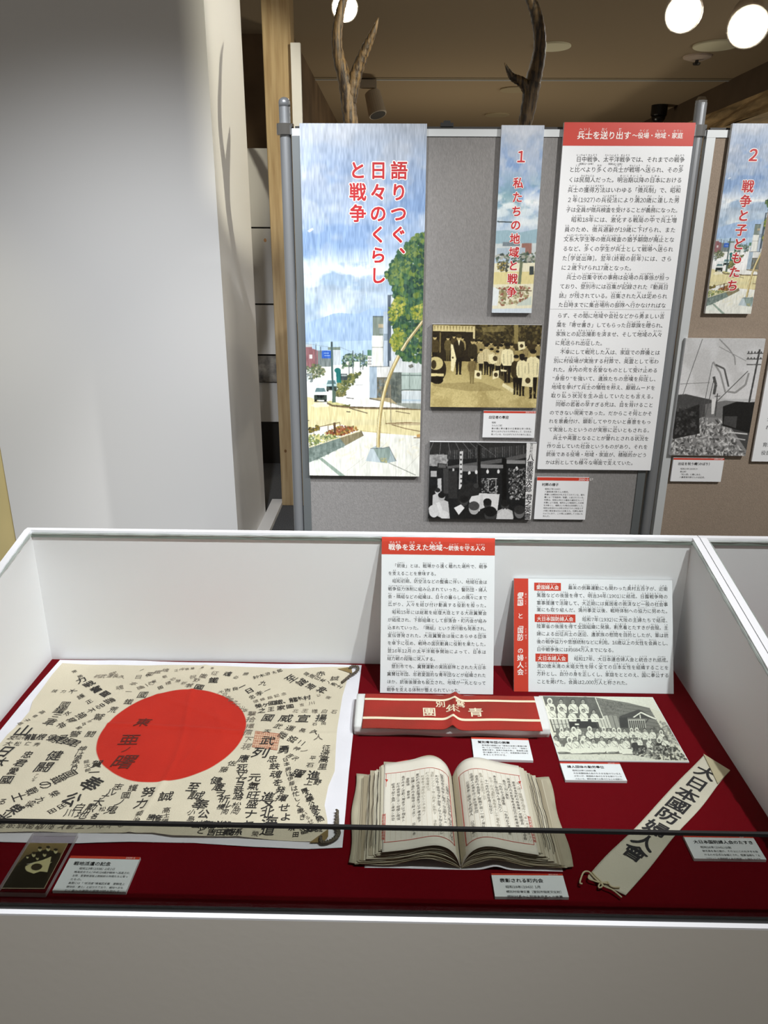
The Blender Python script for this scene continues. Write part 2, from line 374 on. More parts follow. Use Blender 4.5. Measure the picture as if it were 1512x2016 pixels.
antler([([(0.17, 2.97, 1.60), (0.31, 2.96, 1.70), (0.395, 2.92, 1.82), (0.432, 2.9, 1.937), (0.448, 2.9, 2.05), (0.465, 2.9, 2.15), (0.452, 2.9, 2.235), (0.424, 2.9, 2.30), (0.375, 2.9, 2.40), (0.33, 2.9, 2.46)],
         [0.026, 0.026, 0.024, 0.024, 0.028, 0.021, 0.020, 0.017, 0.012, 0.002]),
        ([(0.445, 2.9, 2.02), (0.415, 2.89, 2.052), (0.378, 2.88, 2.068), (0.362, 2.875, 2.085), (0.347, 2.87, 2.108)], [0.022, 0.017, 0.012, 0.008, 0.002])])
tag(deer, 'mounted deer behind the grey partition, only its antlers rising above', 'deer')

# ------------------------------------------------------------------ partition panels and poles
def pole(x, zt, lab, round_top):
    t = empty('partition_pole', (x, 2.491, 0))
    B().lathe((x, 2.491, 0.01), [(0.017, 0), (0.017, zt-0.03)], 28).mk('tube', METAL, t, smooth=False)
    prof = [(0.0172, 0)] + [(0.0172*math.cos(a), 0.012+0.014*math.sin(a)) for a in [k*0.25 for k in range(6)]] + [(0.002, 0.0262)] if round_top else [(0.0172, 0), (0.0172, 0.012), (0.011, 0.022), (0.010, 0.022)]
    B().lathe((x, 2.491, zt-0.026), prof, 28 if round_top else 8).mk('cap', METAL if round_top else CHROME, t, smooth=round_top)
    B().lathe((x, 2.491, 1.843), [(0.017, 0), (0.0255, 0.001), (0.0255, 0.031), (0.017, 0.032)], 28).mk('collar', CHROME, t)
    B().lathe((x, 2.491, 0), [(0.16, 0), (0.16, 0.008), (0.02, 0.02)], 32).mk('base', DARKMETAL, t)
    tag(t, lab, 'pole', 'partition poles'); return t
pole(-0.340, 1.945, 'grey metal pole with rounded tip at the left edge of the grey partition', True)
pole(0.880, 1.953, 'grey metal pole with faceted cap between the grey and beige partitions', False)
def partition(x0, x1, M, side, lab):
    t = empty('partition_panel', ((x0+x1)/2, 2.491, 0))
    B().box(x0+0.022, x1-0.022, 2.482, 2.500, 0.08, 1.84).mk('fabric_board', M, t)
    b = B().box(x0, x1, 2.478, 2.504, 1.841, 1.861).mk('top_bar', SILVER, t)
    B().box(x0, x0+0.026, 2.478, 2.504, 0.06, 1.8405).mk('side_bar', side, t)
    B().box(x1-0.026, x1, 2.478, 2.504, 0.06, 1.8405).mk('side_bar', side, t)
    B().box(x0, x1, 2.478, 2.504, 0.03, 0.06).mk('bottom_bar', SILVER, t)
    for xx, s in ((x0, -1), (x1, 1)):
        B().box(min(xx, xx+s*0.03), max(xx, xx+s*0.03), 2.482, 2.50, 1.850, 1.862).mk('bracket', DARKMETAL, t)
    B().box(x0+0.01, x1-0.01, 2.486, 2.498, 1.862, 1.868).mk('top_shadow_strip', RUBBER, t)  # black strip stands in for the shadow line along the panel top
    tag(t, lab, 'partition', 'partition panels'); return t
partition(-0.320, 0.853, FELT, SLATE, 'grey fabric partition hung with the large street painting')
partition(0.905, 2.05, FELT2, SILVER, 'beige fabric partition at the right edge of the picture')
cl = empty('binder_clip', (0.14, 2.49, 1.868))
B().box(0.121, 0.159, 2.482, 2.5, 1.868, 1.878).mk('body', BLACKP, cl); B().box(0.130, 0.150, 2.484, 2.498, 1.878, 1.884).mk('lever', BLACKP, cl)
tag(cl, 'small black clip on the top bar of the grey partition', 'clip')

# ------------------------------------------------------------------ display cases
ZF, YB, YF, ZB, ZG = 0.75, 1.32, 0.72, 1.030, 0.895
def zt(y): return ZG + (ZB-ZG)*(y-YF)/(YB-YF)
def wall_piece(b, x0, x1, y0, y1, dz=0.0):
    return b.hexa([(x0, y0, ZF), (x1, y0, ZF), (x1, y1, ZF), (x0, y1, ZF), (x0, y0, zt(y0)+dz), (x1, y0, zt(y0)+dz), (x1, y1, zt(y1)+dz), (x0, y1, zt(y1)+dz)])
def display_case(x0, x1, lab):
    t = empty('display_case', ((x0+x1)/2, 1.02, 0)); th = 0.0125
    B().box(x0-th, x1+th, YF-0.008, YB+th, 0, ZF-0.0062).mk('plinth', PLINTH, t)
    jx = x0+0.055 if x0 < 0 else x0+0.4
    B().box(jx, jx+0.0009, YF-0.0083, YF-0.012, 0.0, ZF-0.008).mk('panel_joint', mat('joint_line', (168, 162, 152), 0.7), t)
    B().box(x0-th, x1+th, YF-0.008, YF, ZF-0.0062, ZF-0.0026).mk('front_lip', PLINTH, t)
    B().box(x0-th, x1+th, YF-0.008, YF, ZF-0.0025, ZF+0.0005).mk('front_ledge', CASEWHITE, t)
    B().box(x0, x1, YF, YB, ZF-0.006, ZF).mk('velvet_lining', VELVET, t)
    B().box(x0-th, x1+th, YB, YB+th, ZF-0.006, ZB).mk('back_panel', CASEWHITE, t)
    for a, c in ((x0-th, x0), (x1, x1+th)): wall_piece(B(), a, c, YF-0.008, YB).mk('side_panel', CASEWHITE, t)
    n = np.array([0, -(ZB-ZG), YB-YF]); n = n/np.linalg.norm(n)
    def slab(off, h, xa, xb, ya, yb):
        p = lambda x, y, q: (x, y+n[1]*q, zt(y)-0.007+n[2]*q)
        return B().hexa([p(xa, ya, off), p(xb, ya, off), p(xb, yb, off), p(xa, yb, off), p(xa, ya, off+h), p(xb, ya, off+h), p(xb, yb, off+h), p(xa, yb, off+h)])
    slab(-0.002, 0.004, x0+0.001, x1-0.001, YF+0.003, YB-0.001).mk('glass_top', GLASS, t)
    B().box(x0+0.001, x1-0.001, YF+0.001, YF+0.0035, ZF+0.003, ZG-0.010).mk('front_glass', FRONTGLASS, t)
    B().box(x0, x1, YF-0.0005, YF+0.0035, ZG-0.0095, ZG-0.005).mk('glass_seal', RUBBER, t)
    B().box(x0, x1, YF-0.001, YF+0.006, ZF+0.001, ZF+0.0035).mk('bottom_seal', RUBBER, t)
    rn = random.Random(x0)
    def bead(p0, p1, k=60):
        P = [tuple(np.array(p0)+(np.array(p1)-np.array(p0))*i/k) for i in range(k+1)]
        return B().tube(P, [0.0024*(0.6+0.7*rn.random()) for _ in P], 6).mk('silicone_bead', SEAL, t)
    bead((x0+0.003, YB-0.003, ZB-0.006), (x1-0.003, YB-0.003, ZB-0.006))
    bead((x0+0.002, YF+0.02, zt(YF+0.02)-0.005), (x0+0.002, YB-0.01, zt(YB)-0.006)); bead((x1-0.002, YF+0.02, zt(YF+0.02)-0.005), (x1-0.002, YB-0.01, zt(YB)-0.006))
    B().box(x0+0.0005, x1-0.0005, YB-0.004, YB-0.0005, ZB-0.013, ZB-0.008).mk('glass_edge', mat('glass_edge', (128, 138, 130), 0.3), t)
    tag(t, lab, 'display case', 'glass topped display cases'); return t
display_case(-0.690, 0.557, 'white glass-topped display case lined with red velvet holding the signed flag')
display_case(0.5835, 1.83, 'second white display case at the right edge, touching the first')

# ------------------------------------------------------------------ pictures: a small painter whose canvas becomes a printed sheet
class Pic:
    """canvas laid over a photo quad (tl, tr, br, bl); shapes are given in zoomed-view units set by view()"""
    def __init__(s, quad, w, h, base, seed=1):
        s.w, s.h, s.S = w, h, 2; s.W, s.H = w*2, h*2
        s.a = np.empty((s.H, s.W, 3)); s.a[:] = base; s.r = np.random.RandomState(seed); s.rr = random.Random(seed)
        src = np.array(quad, float); dst = np.array([(0, 0), (s.W, 0), (s.W, s.H), (0, s.H)], float); A = []; bb = []
        for (x, y), (u, v) in zip(src, dst):
            A += [[x, y, 1, 0, 0, 0, -u*x, -u*y], [0, 0, 0, x, y, 1, -v*x, -v*y]]; bb += [u, v]
        s.Hm = np.append(np.linalg.solve(np.array(A), np.array(bb)), 1).reshape(3, 3); s.view(0, 0, 1)
    def view(s, x0, y0, k): s.v = (x0, y0, k)
    def tr(s, pts):
        p = np.asarray(pts, float).reshape(-1, 2)/s.v[2] + np.array(s.v[:2]); q = np.c_[p, np.ones(len(p))] @ s.Hm.T
        return q[:, :2]/q[:, 2:]
    def _fill(s, q, col, al):
        x0, y0 = np.floor(q.min(0)).astype(int); x1, y1 = np.ceil(q.max(0)).astype(int)+1
        x0, y0 = max(x0, 0), max(y0, 0); x1, y1 = min(x1, s.W), min(y1, s.H)
        if x1 <= x0 or y1 <= y0: return
        X, Y = np.meshgrid(np.arange(x0, x1)+0.5, np.arange(y0, y1)+0.5); M = np.zeros(X.shape, bool)
        for (ax, ay), (bx, by) in zip(q, np.roll(q, -1, 0)):
            if ay == by: continue
            M ^= ((ay > Y) != (by > Y)) & (X < (bx-ax)*(Y-ay)/(by-ay)+ax)
        A = s.a[y0:y1, x0:x1]; A[M] = A[M]*(1-al) + np.array(col, float)*al
    def poly(s, pts, col, al=1.0): s._fill(s.tr(pts), col, al)
    def rect(s, x0, y0, x1, y1, col, al=1.0): s.poly([(x0, y0), (x1, y0), (x1, y1), (x0, y1)], col, al)
    def ell(s, cx, cy, rx, ry, col, al=1.0, ang=0.0):
        c, d = math.cos(ang), math.sin(ang)
        s.poly([(cx+rx*math.cos(t)*c-ry*math.sin(t)*d, cy+rx*math.cos(t)*d+ry*math.sin(t)*c) for t in [k*math.pi/9 for k in range(18)]], col, al)
    def line(s, pts, w, col, al=1.0):
        for (ax, ay), (bx, by) in zip(pts[:-1], pts[1:]):
            l = math.hypot(bx-ax, by-ay) or 1; nx, ny = -(by-ay)/l*w/2, (bx-ax)/l*w/2
            s.poly([(ax+nx, ay+ny), (bx+nx, by+ny), (bx-nx, by-ny), (ax-nx, ay-ny)], col, al)
    def band(s, y0, y1, c0, c1, al=1.0):
        """colour ramp between two picture heights (0..1)"""
        a, b = int(y0*s.H), int(y1*s.H); t = np.linspace(0, 1, max(b-a, 1))[:, None, None]
        s.a[a:b] = s.a[a:b]*(1-al) + (np.array(c0)*(1-t)+np.array(c1)*t)*al
    def noise(s, nx, ny):
        g = s.r.rand(ny+2, nx+2); X = np.linspace(0, nx, s.W); Y = np.linspace(0, ny, s.H)
        xi, yi = X.astype(int), Y.astype(int); fx, fy = X-xi, Y-yi; fx = fx*fx*(3-2*fx); fy = fy*fy*(3-2*fy)
        a = g[yi][:, xi]*(1-fx)+g[yi][:, xi+1]*fx; b = g[yi+1][:, xi]*(1-fx)+g[yi+1][:, xi+1]*fx
        return a*(1-fy[:, None])+b*fy[:, None]
    def fbm(s, nx, ny, o=4): return sum(s.noise(nx*2**k, ny*2**k)*0.5**k for k in range(o))/sum(0.5**k for k in range(o))
    def grain(s, amp, nx, ny): s.a += ((s.noise(nx, ny)-0.5)*amp)[..., None]
    def mix(s, mask, col): s.a = s.a*(1-mask[..., None]) + np.array(col, float)*mask[..., None]
    def dabs(s, pts, n, sz, cols, al=0.85, asp=0.7):
        P = np.array(pts, float); lo, hi = P.min(0), P.max(0); k = 0; t = 0
        while k < n and t < n*12:
            t += 1; x, y = s.rr.uniform(lo[0], hi[0]), s.rr.uniform(lo[1], hi[1]); ins = False
            for (ax, ay), (bx, by) in zip(P, np.roll(P, -1, 0)):
                if (ay > y) != (by > y) and x < (bx-ax)*(y-ay)/(by-ay)+ax: ins = not ins
            if ins:
                k += 1; z = sz*s.rr.uniform(0.5, 1.2); s.ell(x, y, z, z*asp, s.rr.choice(cols), al, s.rr.uniform(0, 3))
    def sheet(s):
        a = np.clip(s.a, 0, 255).reshape(s.h, 2, s.w, 2, 3).mean((1, 3))/255
        return np.where(a <= 0.04045, a/12.92, ((a+0.055)/1.055)**2.4)

PRINT = {}
def print_mat(rough=0.35):
    if rough not in PRINT:
        M = bpy.data.materials.new('printed_sheet'); M.use_nodes = True; N = M.node_tree.nodes
        at = N.new('ShaderNodeVertexColor'); at.layer_name = 'print'; M.node_tree.links.new(at.outputs[0], N['Principled BSDF'].inputs['Base Color'])
        N['Principled BSDF'].inputs['Roughness'].default_value = rough; PRINT[rough] = M
    return PRINT[rough]

def print_on(root, img, w, h, z, rough=0.35, x0=None, y0=0.0, name='print'):
    """the finished picture as a coloured grid on the face of a board (local x, y; face at z)"""
    H, Wd = img.shape[:2]; xs = np.linspace(0, w, Wd) + (-w/2 if x0 is None else x0); ys = np.linspace(h, 0, H) + y0
    X, Y = np.meshgrid(xs, ys); v = np.stack([X, Y, np.full_like(X, z)], -1).reshape(-1, 3)
    i = (np.arange(H-1)[:, None]*Wd + np.arange(Wd-1)[None]).reshape(-1)
    f = np.stack([i+Wd, i+Wd+1, i+1, i], 1)
    me = bpy.data.meshes.new(name); me.vertices.add(len(v)); me.vertices.foreach_set('co', v.ravel())
    me.loops.add(f.size); me.loops.foreach_set('vertex_index', f.ravel().astype(np.int32))
    me.polygons.add(len(f)); me.polygons.foreach_set('loop_start', np.arange(0, f.size, 4, dtype=np.int32))
    try: me.polygons.foreach_set('loop_total', np.full(len(f), 4, dtype=np.int32))
    except Exception: pass
    me.update(calc_edges=True)
    ca = me.color_attributes.new('print', 'FLOAT_COLOR', 'POINT'); ca.data.foreach_set('color', np.c_[img.reshape(-1, 3), np.ones(len(v))].ravel().astype(np.float32))
    me.materials.append(print_mat(rough)); o = bpy.data.objects.new(name, me); COL.objects.link(o); o.parent = root
    return o

# ------------------------------------------------------------------ boards and cards
def frame_of(kind, loc, ang=0.0, up=None):
    if kind == 'wall': X, Y = (1, 0, 0), (0, 0, 1)
    elif kind == 'flat': X, Y = (math.cos(ang), math.sin(ang), 0), (-math.sin(ang), math.cos(ang), 0)
    else: X, Y = (1, 0, 0), up
    X = Vector(X).normalized(); Y = Vector(Y).normalized(); Z = X.cross(Y); M = Matrix.Identity(4)
    for c, v in enumerate((X, Y, Z, Vector(loc))):
        for r in range(3): M[r][c] = v[r]
    return M
def board(name, lab, cat, w, h, t, M, material=None, group=None):
    """foam board: origin at the middle of its bottom edge, face towards local +z"""
    o = B().box(-w/2, w/2, 0, h, 0, t).mk(name, material or FOAM); o.matrix_world = M; tag(o, lab, cat, group); return o
def strip(root, name, M, x0, x1, y0, y1, z): return mk(name, [(x0, y0, z), (x1, y0, z), (x1, y1, z), (x0, y1, z)], [(0, 1, 2, 3)], M, root)
def face(z): return lambda a, b: (a, b, z)

def caption(lab, w, h, M, num, title, lines, group, t=0.004, dense=None):
    o = board('caption_card', lab, 'caption card', w, h, t, M, group=group); z = t+0.0002
    bh = h*0.075; strip(o, 'red_edge', RED, -w/2, w/2, h-bh, h, z)
    if num:
        k = Ink(); em = bh*0.85; k.line(num, w/2-w*0.2, h-bh/2, em, off=0.01); k.build('number', WHITEINK, o, face(z+0.0002))
    k = Ink(); em = dense[0] if dense else w*0.064
    k.line(title, -w/2+w*0.10, h-bh-em*1.25, em, off=0.022)
    le, pitch, y = (dense[1], dense[2], h-bh-em*1.25-dense[3]) if dense else (w*0.041, w*0.058, h-bh-em*1.25-w*0.105)
    for i, l in enumerate(lines):
        k.line(l, -w/2+w*0.165, y - i*pitch, le, width=w*0.78, fit=0.93)
    k.build('lettering', BLACK, o, face(z+0.0002)); return o

# ------------------------------------------------------------------ painted street scene (banner and the two narrow strips)
YP = 2.4775          # fabric face of the partition
BANQ = [(592, 243), (841, 243), (825, 938), (607, 936)]
def paint_sky(p):
    p.band(0, 0.16, (184, 192, 204), (166, 180, 202)); p.band(0.16, 0.38, (166, 180, 202), (136, 166, 206)); p.band(0.38, 1, (158, 182, 208), (208, 218, 226))
    n = p.fbm(3, 9, 4); yy = np.linspace(0, 1, p.H)[:, None]
    p.mix(np.clip((n-0.46)*4, 0, 0.85)*np.clip(1-abs(yy-0.05)/0.16, 0, 1), (204, 210, 220))
    p.mix(np.clip((p.fbm(4, 14, 4)-0.45)*4, 0, 0.6)*np.clip(1-abs(yy-0.2)/0.2, 0, 1), (112, 146, 196))
    p.mix(np.clip((p.fbm(5, 12, 4)-0.5)*5, 0, 0.5)*np.clip(1-abs(yy-0.22)/0.2, 0, 1), (196, 204, 214))
    n = p.fbm(4, 22, 5); p.mix(np.clip((n-0.40)*6, 0, 0.95)*np.clip(1-abs(yy-0.39)/0.075, 0, 1), (240, 242, 242))
    p.mix(np.clip((p.fbm(5, 30, 4)-0.48)*6, 0, 0.75)*np.clip(1-abs(yy-0.43)/0.06, 0, 1), (160, 176, 194))
    p.mix(np.clip((p.fbm(4, 16, 4)-0.35)*4, 0, 0.9)*np.clip(1-abs(yy-0.50)/0.07, 0, 1), (218, 226, 230))
def paint_street(p, tree=True):
    p.view(560, 160, 2.8); p.poly([(130, 818), (160, 800), (165, 812), (140, 826)], (225, 232, 238), 0.8)
    p.view(560, 560, 5.04)
    p.poly([(150, 380), (205, 370), (300, 335), (400, 305), (480, 275), (540, 264), (640, 272), (740, 272), (800, 245), (860, 214), (920, 212), (965, 222), (1030, 255), (1400, 300), (1400, 800), (150, 800)], (160, 186, 218))
    p.poly([(150, 560), (1400, 520), (1400, 800), (150, 800)], (184, 208, 226), 0.7)
    p.poly([(150, 780), (1400, 780), (1400, 2000), (150, 2000)], (234, 235, 230))
    p.poly([(150, 960), (300, 900), (420, 840), (560, 800), (840, 800), (840, 1110), (420, 1170), (150, 1260)], (242, 243, 242))
    p.poly([(150, 1090), (260, 1110), (430, 1185), (700, 1220), (1400, 1230), (1400, 1500), (760, 1450), (560, 1380), (150, 1420)], (226, 216, 168))
    p.poly([(150, 1330), (1400, 1330), (1400, 1390), (150, 1380)], (214, 208, 168), 0.5)
    p.poly([(255, 1190), (330, 1150), (420, 1165), (440, 1200), (300, 1210)], (240, 236, 214), 0.7)
    # far side of the street
    p.poly([(150, 585), (270, 585), (275, 620), (330, 640), (330, 800), (150, 830)], (146, 104, 108)); p.rect(245, 680, 275, 720, (220, 215, 215)); p.rect(150, 580, 272, 606, (190, 196, 200))
    p.rect(330, 640, 470, 800, (118, 128, 128)); p.rect(430, 605, 552, 634, (118, 132, 120)); p.rect(480, 634, 556, 785, (196, 206, 212))
    p.rect(370, 640, 466, 718, (52, 96, 188)); p.line([(390, 665), (440, 665)], 8, (150, 180, 220)); p.line([(395, 690), (450, 690)], 6, (150, 180, 220))
    p.dabs([(220, 790), (330, 780), (400, 830), (390, 890), (300, 920), (225, 930)], 160, 14, [(96, 112, 84), (120, 128, 88), (150, 150, 120), (80, 90, 74)])
    p.dabs([(150, 880), (270, 870), (270, 955), (150, 960)], 60, 16, [(190, 200, 200), (120, 130, 130), (230, 235, 235)])
    p.dabs([(580, 690), (700, 660), (820, 690), (820, 800), (560, 820)], 200, 14, [(78, 104, 90), (100, 128, 92), (140, 156, 130), (60, 80, 76)])
    p.rect(690, 750, 745, 815, (230, 234, 230)); p.ell(625, 765, 16, 18, (235, 236, 220))
    for x, a, b, w in ((312, 570, 800, 6), (358, 600, 780, 6), (678, 640, 880, 9), (776, 640, 830, 7), (640, 760, 950, 9), (752, 700, 840, 6)): p.line([(x, a), (x, b)], w, (84, 96, 100))
    p.line([(540, 600), (680, 660), (790, 690)], 3, (130, 140, 146)); p.line([(150, 560), (468, 610)], 3, (140, 150, 156))
    # hedge along the kerb
    p.dabs([(500, 1000), (560, 930), (640, 880), (750, 840), (750, 870), (690, 950), (650, 1010), (560, 1060), (500, 1090)], 260, 15, [(96, 104, 62), (124, 128, 74), (70, 82, 60), (150, 148, 96)])
    p.dabs([(500, 1060), (600, 1060), (610, 1085), (560, 1098), (500, 1095)], 60, 13, [(110, 110, 66), (84, 88, 58), (150, 140, 90)])
    p.ell(525, 838, 32, 26, (44, 116, 112)); p.poly([(508, 850), (556, 850), (562, 960), (514, 960)], (38, 112, 110)); p.rect(556, 872, 622, 935, (66, 76, 80)); p.rect(560, 880, 618, 895, (170, 180, 180))
    # cars
    def car(x0, y0, x1, y1, body):
        h = y1-y0; p.poly([(x0+0.14*(x1-x0), y0), (x1-0.14*(x1-x0), y0), (x1, y0+0.36*h), (x1, y0+0.9*h), (x0, y0+0.9*h), (x0, y0+0.36*h)], body)
        p.poly([(x0+0.2*(x1-x0), y0+0.06*h), (x1-0.2*(x1-x0), y0+0.06*h), (x1-0.08*(x1-x0), y0+0.33*h), (x0+0.08*(x1-x0), y0+0.33*h)], (96, 124, 128))
        p.rect(x0+2, y0+0.55*h, x1-2, y0+0.9*h, (62, 72, 66)); p.poly([(x0+0.2*(x1-x0), y0+0.55*h), (x1-0.2*(x1-x0), y0+0.55*h), (x1-0.32*(x1-x0), y0+0.76*h), (x0+0.32*(x1-x0), y0+0.76*h)], (30, 36, 36))
        p.rect(x0+4, y0+0.86*h, x0+0.22*(x1-x0), y1, (30, 30, 30)); p.rect(x1-0.22*(x1-x0), y0+0.86*h, x1-4, y1, (30, 30, 30))
        p.line([(x0, y0+0.42*h), (x1, y0+0.42*h)], 5, (235, 238, 235))
    car(412, 935, 516, 1050, (150, 184, 188)); p.poly([(320, 972), (412, 972), (416, 1000), (316, 1000)], (214, 224, 224)); car(288, 1004, 418, 1150, (228, 234, 232))
    p.poly([(286, 1146), (420, 1146), (440, 1160), (290, 1156)], (70, 72, 58), 0.7)
    # kerb and crossing
    p.poly([(420, 1150), (450, 1140), (620, 1185), (640, 1200), (520, 1200), (425, 1180)], (200, 196, 140)); p.dabs([(580, 1180), (650, 1180), (650, 1210), (580, 1205)], 30, 10, [(120, 124, 60), (90, 96, 50)])
    p.line([(418, 1165), (470, 1192), (640, 1208), (830, 1216), (1400, 1226)], 16, (120, 104, 78)); p.line([(418, 1158), (470, 1184), (640, 1199), (830, 1206), (1400, 1216)], 5, (70, 62, 50))
    p.line([(640, 1215), (820, 1266)], 9, (96, 86, 66)); p.line([(610, 1250), (650, 1254)], 9, (60, 56, 48)); p.line([(610, 1110), (685, 1120)], 8, (90, 90, 84)); p.line([(700, 982), (780, 982)], 5, (170, 174, 174))
    p.line([(468, 552), (472, 900), (486, 1158)], 20, (78, 100, 100)); p.rect(470, 1040, 506, 1160, (84, 104, 92)); p.rect(462, 550, 476, 600, (60, 70, 74))
    # buildings on the right
    p.rect(875, 300, 1006, 490, (122, 134, 126)); p.rect(875, 296, 1006, 306, (80, 90, 92)); p.rect(930, 375, 996, 412, (178, 166, 140)); p.rect(940, 420, 985, 470, (150, 160, 160))
    p.rect(868, 490, 980, 795, (226, 228, 222)); p.line([(868, 606), (980, 606)], 5, (120, 124, 120)); p.line([(978, 490), (978, 790)], 5, (150, 156, 156)); p.rect(980, 250, 1045, 800, (182, 197, 212)); p.rect(985, 470, 1030, 540, (140, 156, 170))
    p.rect(1050, 88, 1400, 800, (206, 214, 220)); p.line([(1050, 90), (1400, 90)], 8, (90, 98, 104)); p.line([(1060, 390), (1400, 390)], 4, (160, 170, 176)); p.line([(1060, 600), (1400, 600)], 4, (160, 170, 176))
    p.rect(1022, 86, 1056, 855, (84, 96, 108)); p.rect(1040, 740, 1400, 860, (206, 212, 214)); p.poly([(1225, 790), (1265, 770), (1280, 800), (1245, 815)], (110, 112, 104))
    p.rect(842, 800, 918, 1112, (160, 178, 194)); p.rect(915, 800, 1045, 905, (222, 224, 222)); p.rect(915, 905, 1045, 1112, (112, 110, 98)); p.dabs([(930, 920), (1010, 920), (1010, 1090), (930, 1090)], 50, 16, [(86, 92, 84), (140, 134, 116), (110, 130, 140)], 0.6)
    p.line([(838, 798), (1045, 798)], 6, (110, 116, 118)); p.rect(1045, 855, 1165, 1168, (98, 106, 100)); p.dabs([(1050, 860), (1160, 860), (1160, 1160), (1050, 1160)], 90, 18, [(84, 92, 88), (120, 126, 116)], 0.5)
    p.rect(1160, 858, 1400, 1035, (174, 190, 184)); p.line([(1160, 885), (1400, 885)], 9, (96, 112, 108)); p.line([(1160, 1032), (1400, 1032)], 14, (110, 122, 118)); p.line([(1240, 860), (1240, 1035)], 7, (110, 124, 118)); p.rect(1160, 1042, 1400, 1165, (206, 216, 220)); p.line([(1240, 1040), (1240, 1160)], 5, (150, 164, 168)); p.line([(1160, 1135), (1400, 1135)], 16, (180, 200, 214))
    p.poly([(1045, 1160), (1400, 1168), (1400, 1226), (1240, 1218)], (150, 156, 148)); p.line([(840, 1118), (960, 1140)], 12, (90, 84, 70)); p.poly([(845, 1112), (1045, 1112), (1120, 1175), (960, 1140)], (176, 162, 126))
    p.rect(822, 690, 864, 795, (232, 234, 232)); p.rect(820, 632, 862, 690, (88, 128, 104))
    for y in (714, 745, 774): p.line([(832, y-8), (832, y+8)], 6, (30, 30, 30)); p.line([(844, y-11), (844, y+11)], 6, (30, 30, 30)); p.line([(855, y-8), (855, y+8)], 6, (30, 30, 30))
    p.line([(990, 1250), (1003, 1370)], 9, (176, 166, 120)); p.line([(1048, 980), (1054, 1375)], 7, (140, 130, 110)); p.line([(1000, 1370), (1200, 1360), (1400, 1365)], 9, (120, 92, 62)); p.poly([(1000, 1370), (1400, 1360), (1400, 1385), (1070, 1385)], (190, 176, 140))
    p.line([(1060, 1380), (1200, 1420), (1345, 1448)], 8, (128, 106, 78)); p.line([(1100, 1245), (1245, 1270)], 7, (110, 96, 74)); p.line([(1280, 1510), (1400, 1512)], 9, (120, 100, 70)); p.poly([(1310, 1480), (1400, 1460), (1400, 1505), (1310, 1505)], (200, 160, 100)); p.line([(760, 1442), (1060, 1470)], 4, (190, 172, 110))
    # paving and planter
    p.poly([(150, 1760), (330, 1720), (600, 1590), (780, 1495), (1400, 1520), (1400, 2000), (150, 2000)], (232, 234, 226)); p.dabs([(400, 1560), (1350, 1520), (1350, 1700), (400, 1750)], 120, 40, [(238, 236, 220), (226, 222, 196), (240, 240, 232)], 0.4, 0.3)
    for a, b in (((760, 1800), (1010, 1560)), ((560, 1890), (800, 1700)), ((1340, 1680), (1130, 1900)), ((1250, 1600), (1340, 1560))): p.line([a, b], 3, (200, 200, 188))
    p.line([(1030, 1765), (1300, 1890)], 8, (150, 154, 146)); p.poly([(330, 1722), (365, 1715), (600, 1900), (540, 1900)], (146, 164, 152)); p.poly([(150, 1790), (330, 1722), (360, 1760), (420, 1840), (150, 1840)], (222, 232, 224), 0.5)
    p.poly([(150, 1640), (240, 1605), (540, 1510), (760, 1440), (780, 1492), (600, 1592), (345, 1718), (245, 1760), (150, 1790)], (120, 136, 130)); p.dabs([(240, 1620), (560, 1530), (600, 1585), (345, 1710), (245, 1750)], 90, 22, [(108, 124, 118), (140, 154, 148), (96, 110, 104)], 0.5)
    p.poly([(540, 1512), (760, 1442), (778, 1492), (600, 1590)], (136, 128, 100)); p.line([(235, 1612), (540, 1512), (758, 1442)], 9, (222, 214, 180)); p.line([(752, 1440), (778, 1492)], 8, (100, 88, 66))
    p.dabs([(232, 1420), (330, 1390), (340, 1430), (235, 1465)], 70, 14, [(70, 72, 50), (120, 110, 60), (150, 130, 60)])
    p.dabs([(232, 1490), (380, 1480), (540, 1470), (540, 1505), (240, 1600)], 220, 13, [(170, 178, 110), (120, 136, 84), (200, 196, 140), (96, 110, 80), (222, 216, 150)])
    p.dabs([(390, 1470), (520, 1400), (700, 1400), (725, 1435), (560, 1490)], 240, 13, [(150, 84, 60), (170, 120, 70), (110, 104, 60), (196, 160, 80), (120, 70, 54)])
    p.line([(232, 1432), (400, 1390), (545, 1358)], 7, (110, 92, 66)); p.line([(490, 1360), (496, 1470)], 24, (92, 72, 52)); p.line([(545, 1358), (548, 1420)], 7, (110, 90, 60)); p.line([(425, 1385), (430, 1480)], 6, (110, 92, 66)); p.line([(284, 1440), (288, 1500)], 6, (120, 104, 80)); p.line([(160, 1342), (240, 1340)], 8, (100, 96, 70))
    # arched pole on its block
    p.poly([(848, 1620), (900, 1596), (970, 1612), (1034, 1600), (1105, 1748), (1010, 1768), (800, 1746)], (166, 182, 186)); p.poly([(880, 1622), (980, 1618), (1034, 1602), (1050, 1690), (1012, 1766), (950, 1760)], (140, 158, 152)); p.poly([(848, 1620), (880, 1625), (950, 1760), (800, 1746)], (190, 204, 210)); p.line([(848, 1620), (980, 1618), (1034, 1602), (1105, 1748)], 5, (96, 100, 98)); p.dabs([(950, 1720), (1010, 1720), (1010, 1765), (950, 1760)], 20, 9, [(190, 180, 120)], 0.6)
    A = spline([(924, 1610), (934, 1400), (962, 1180), (1020, 950), (1108, 740), (1222, 540), (1390, 330)], 10)
    p.line([tuple(q) for q in A], 36, (150, 134, 92)); p.line([(q[0]-3, q[1]) for q in A], 22, (204, 184, 126)); p.line([(q[0]-8, q[1]) for q in A], 9, (232, 224, 186))
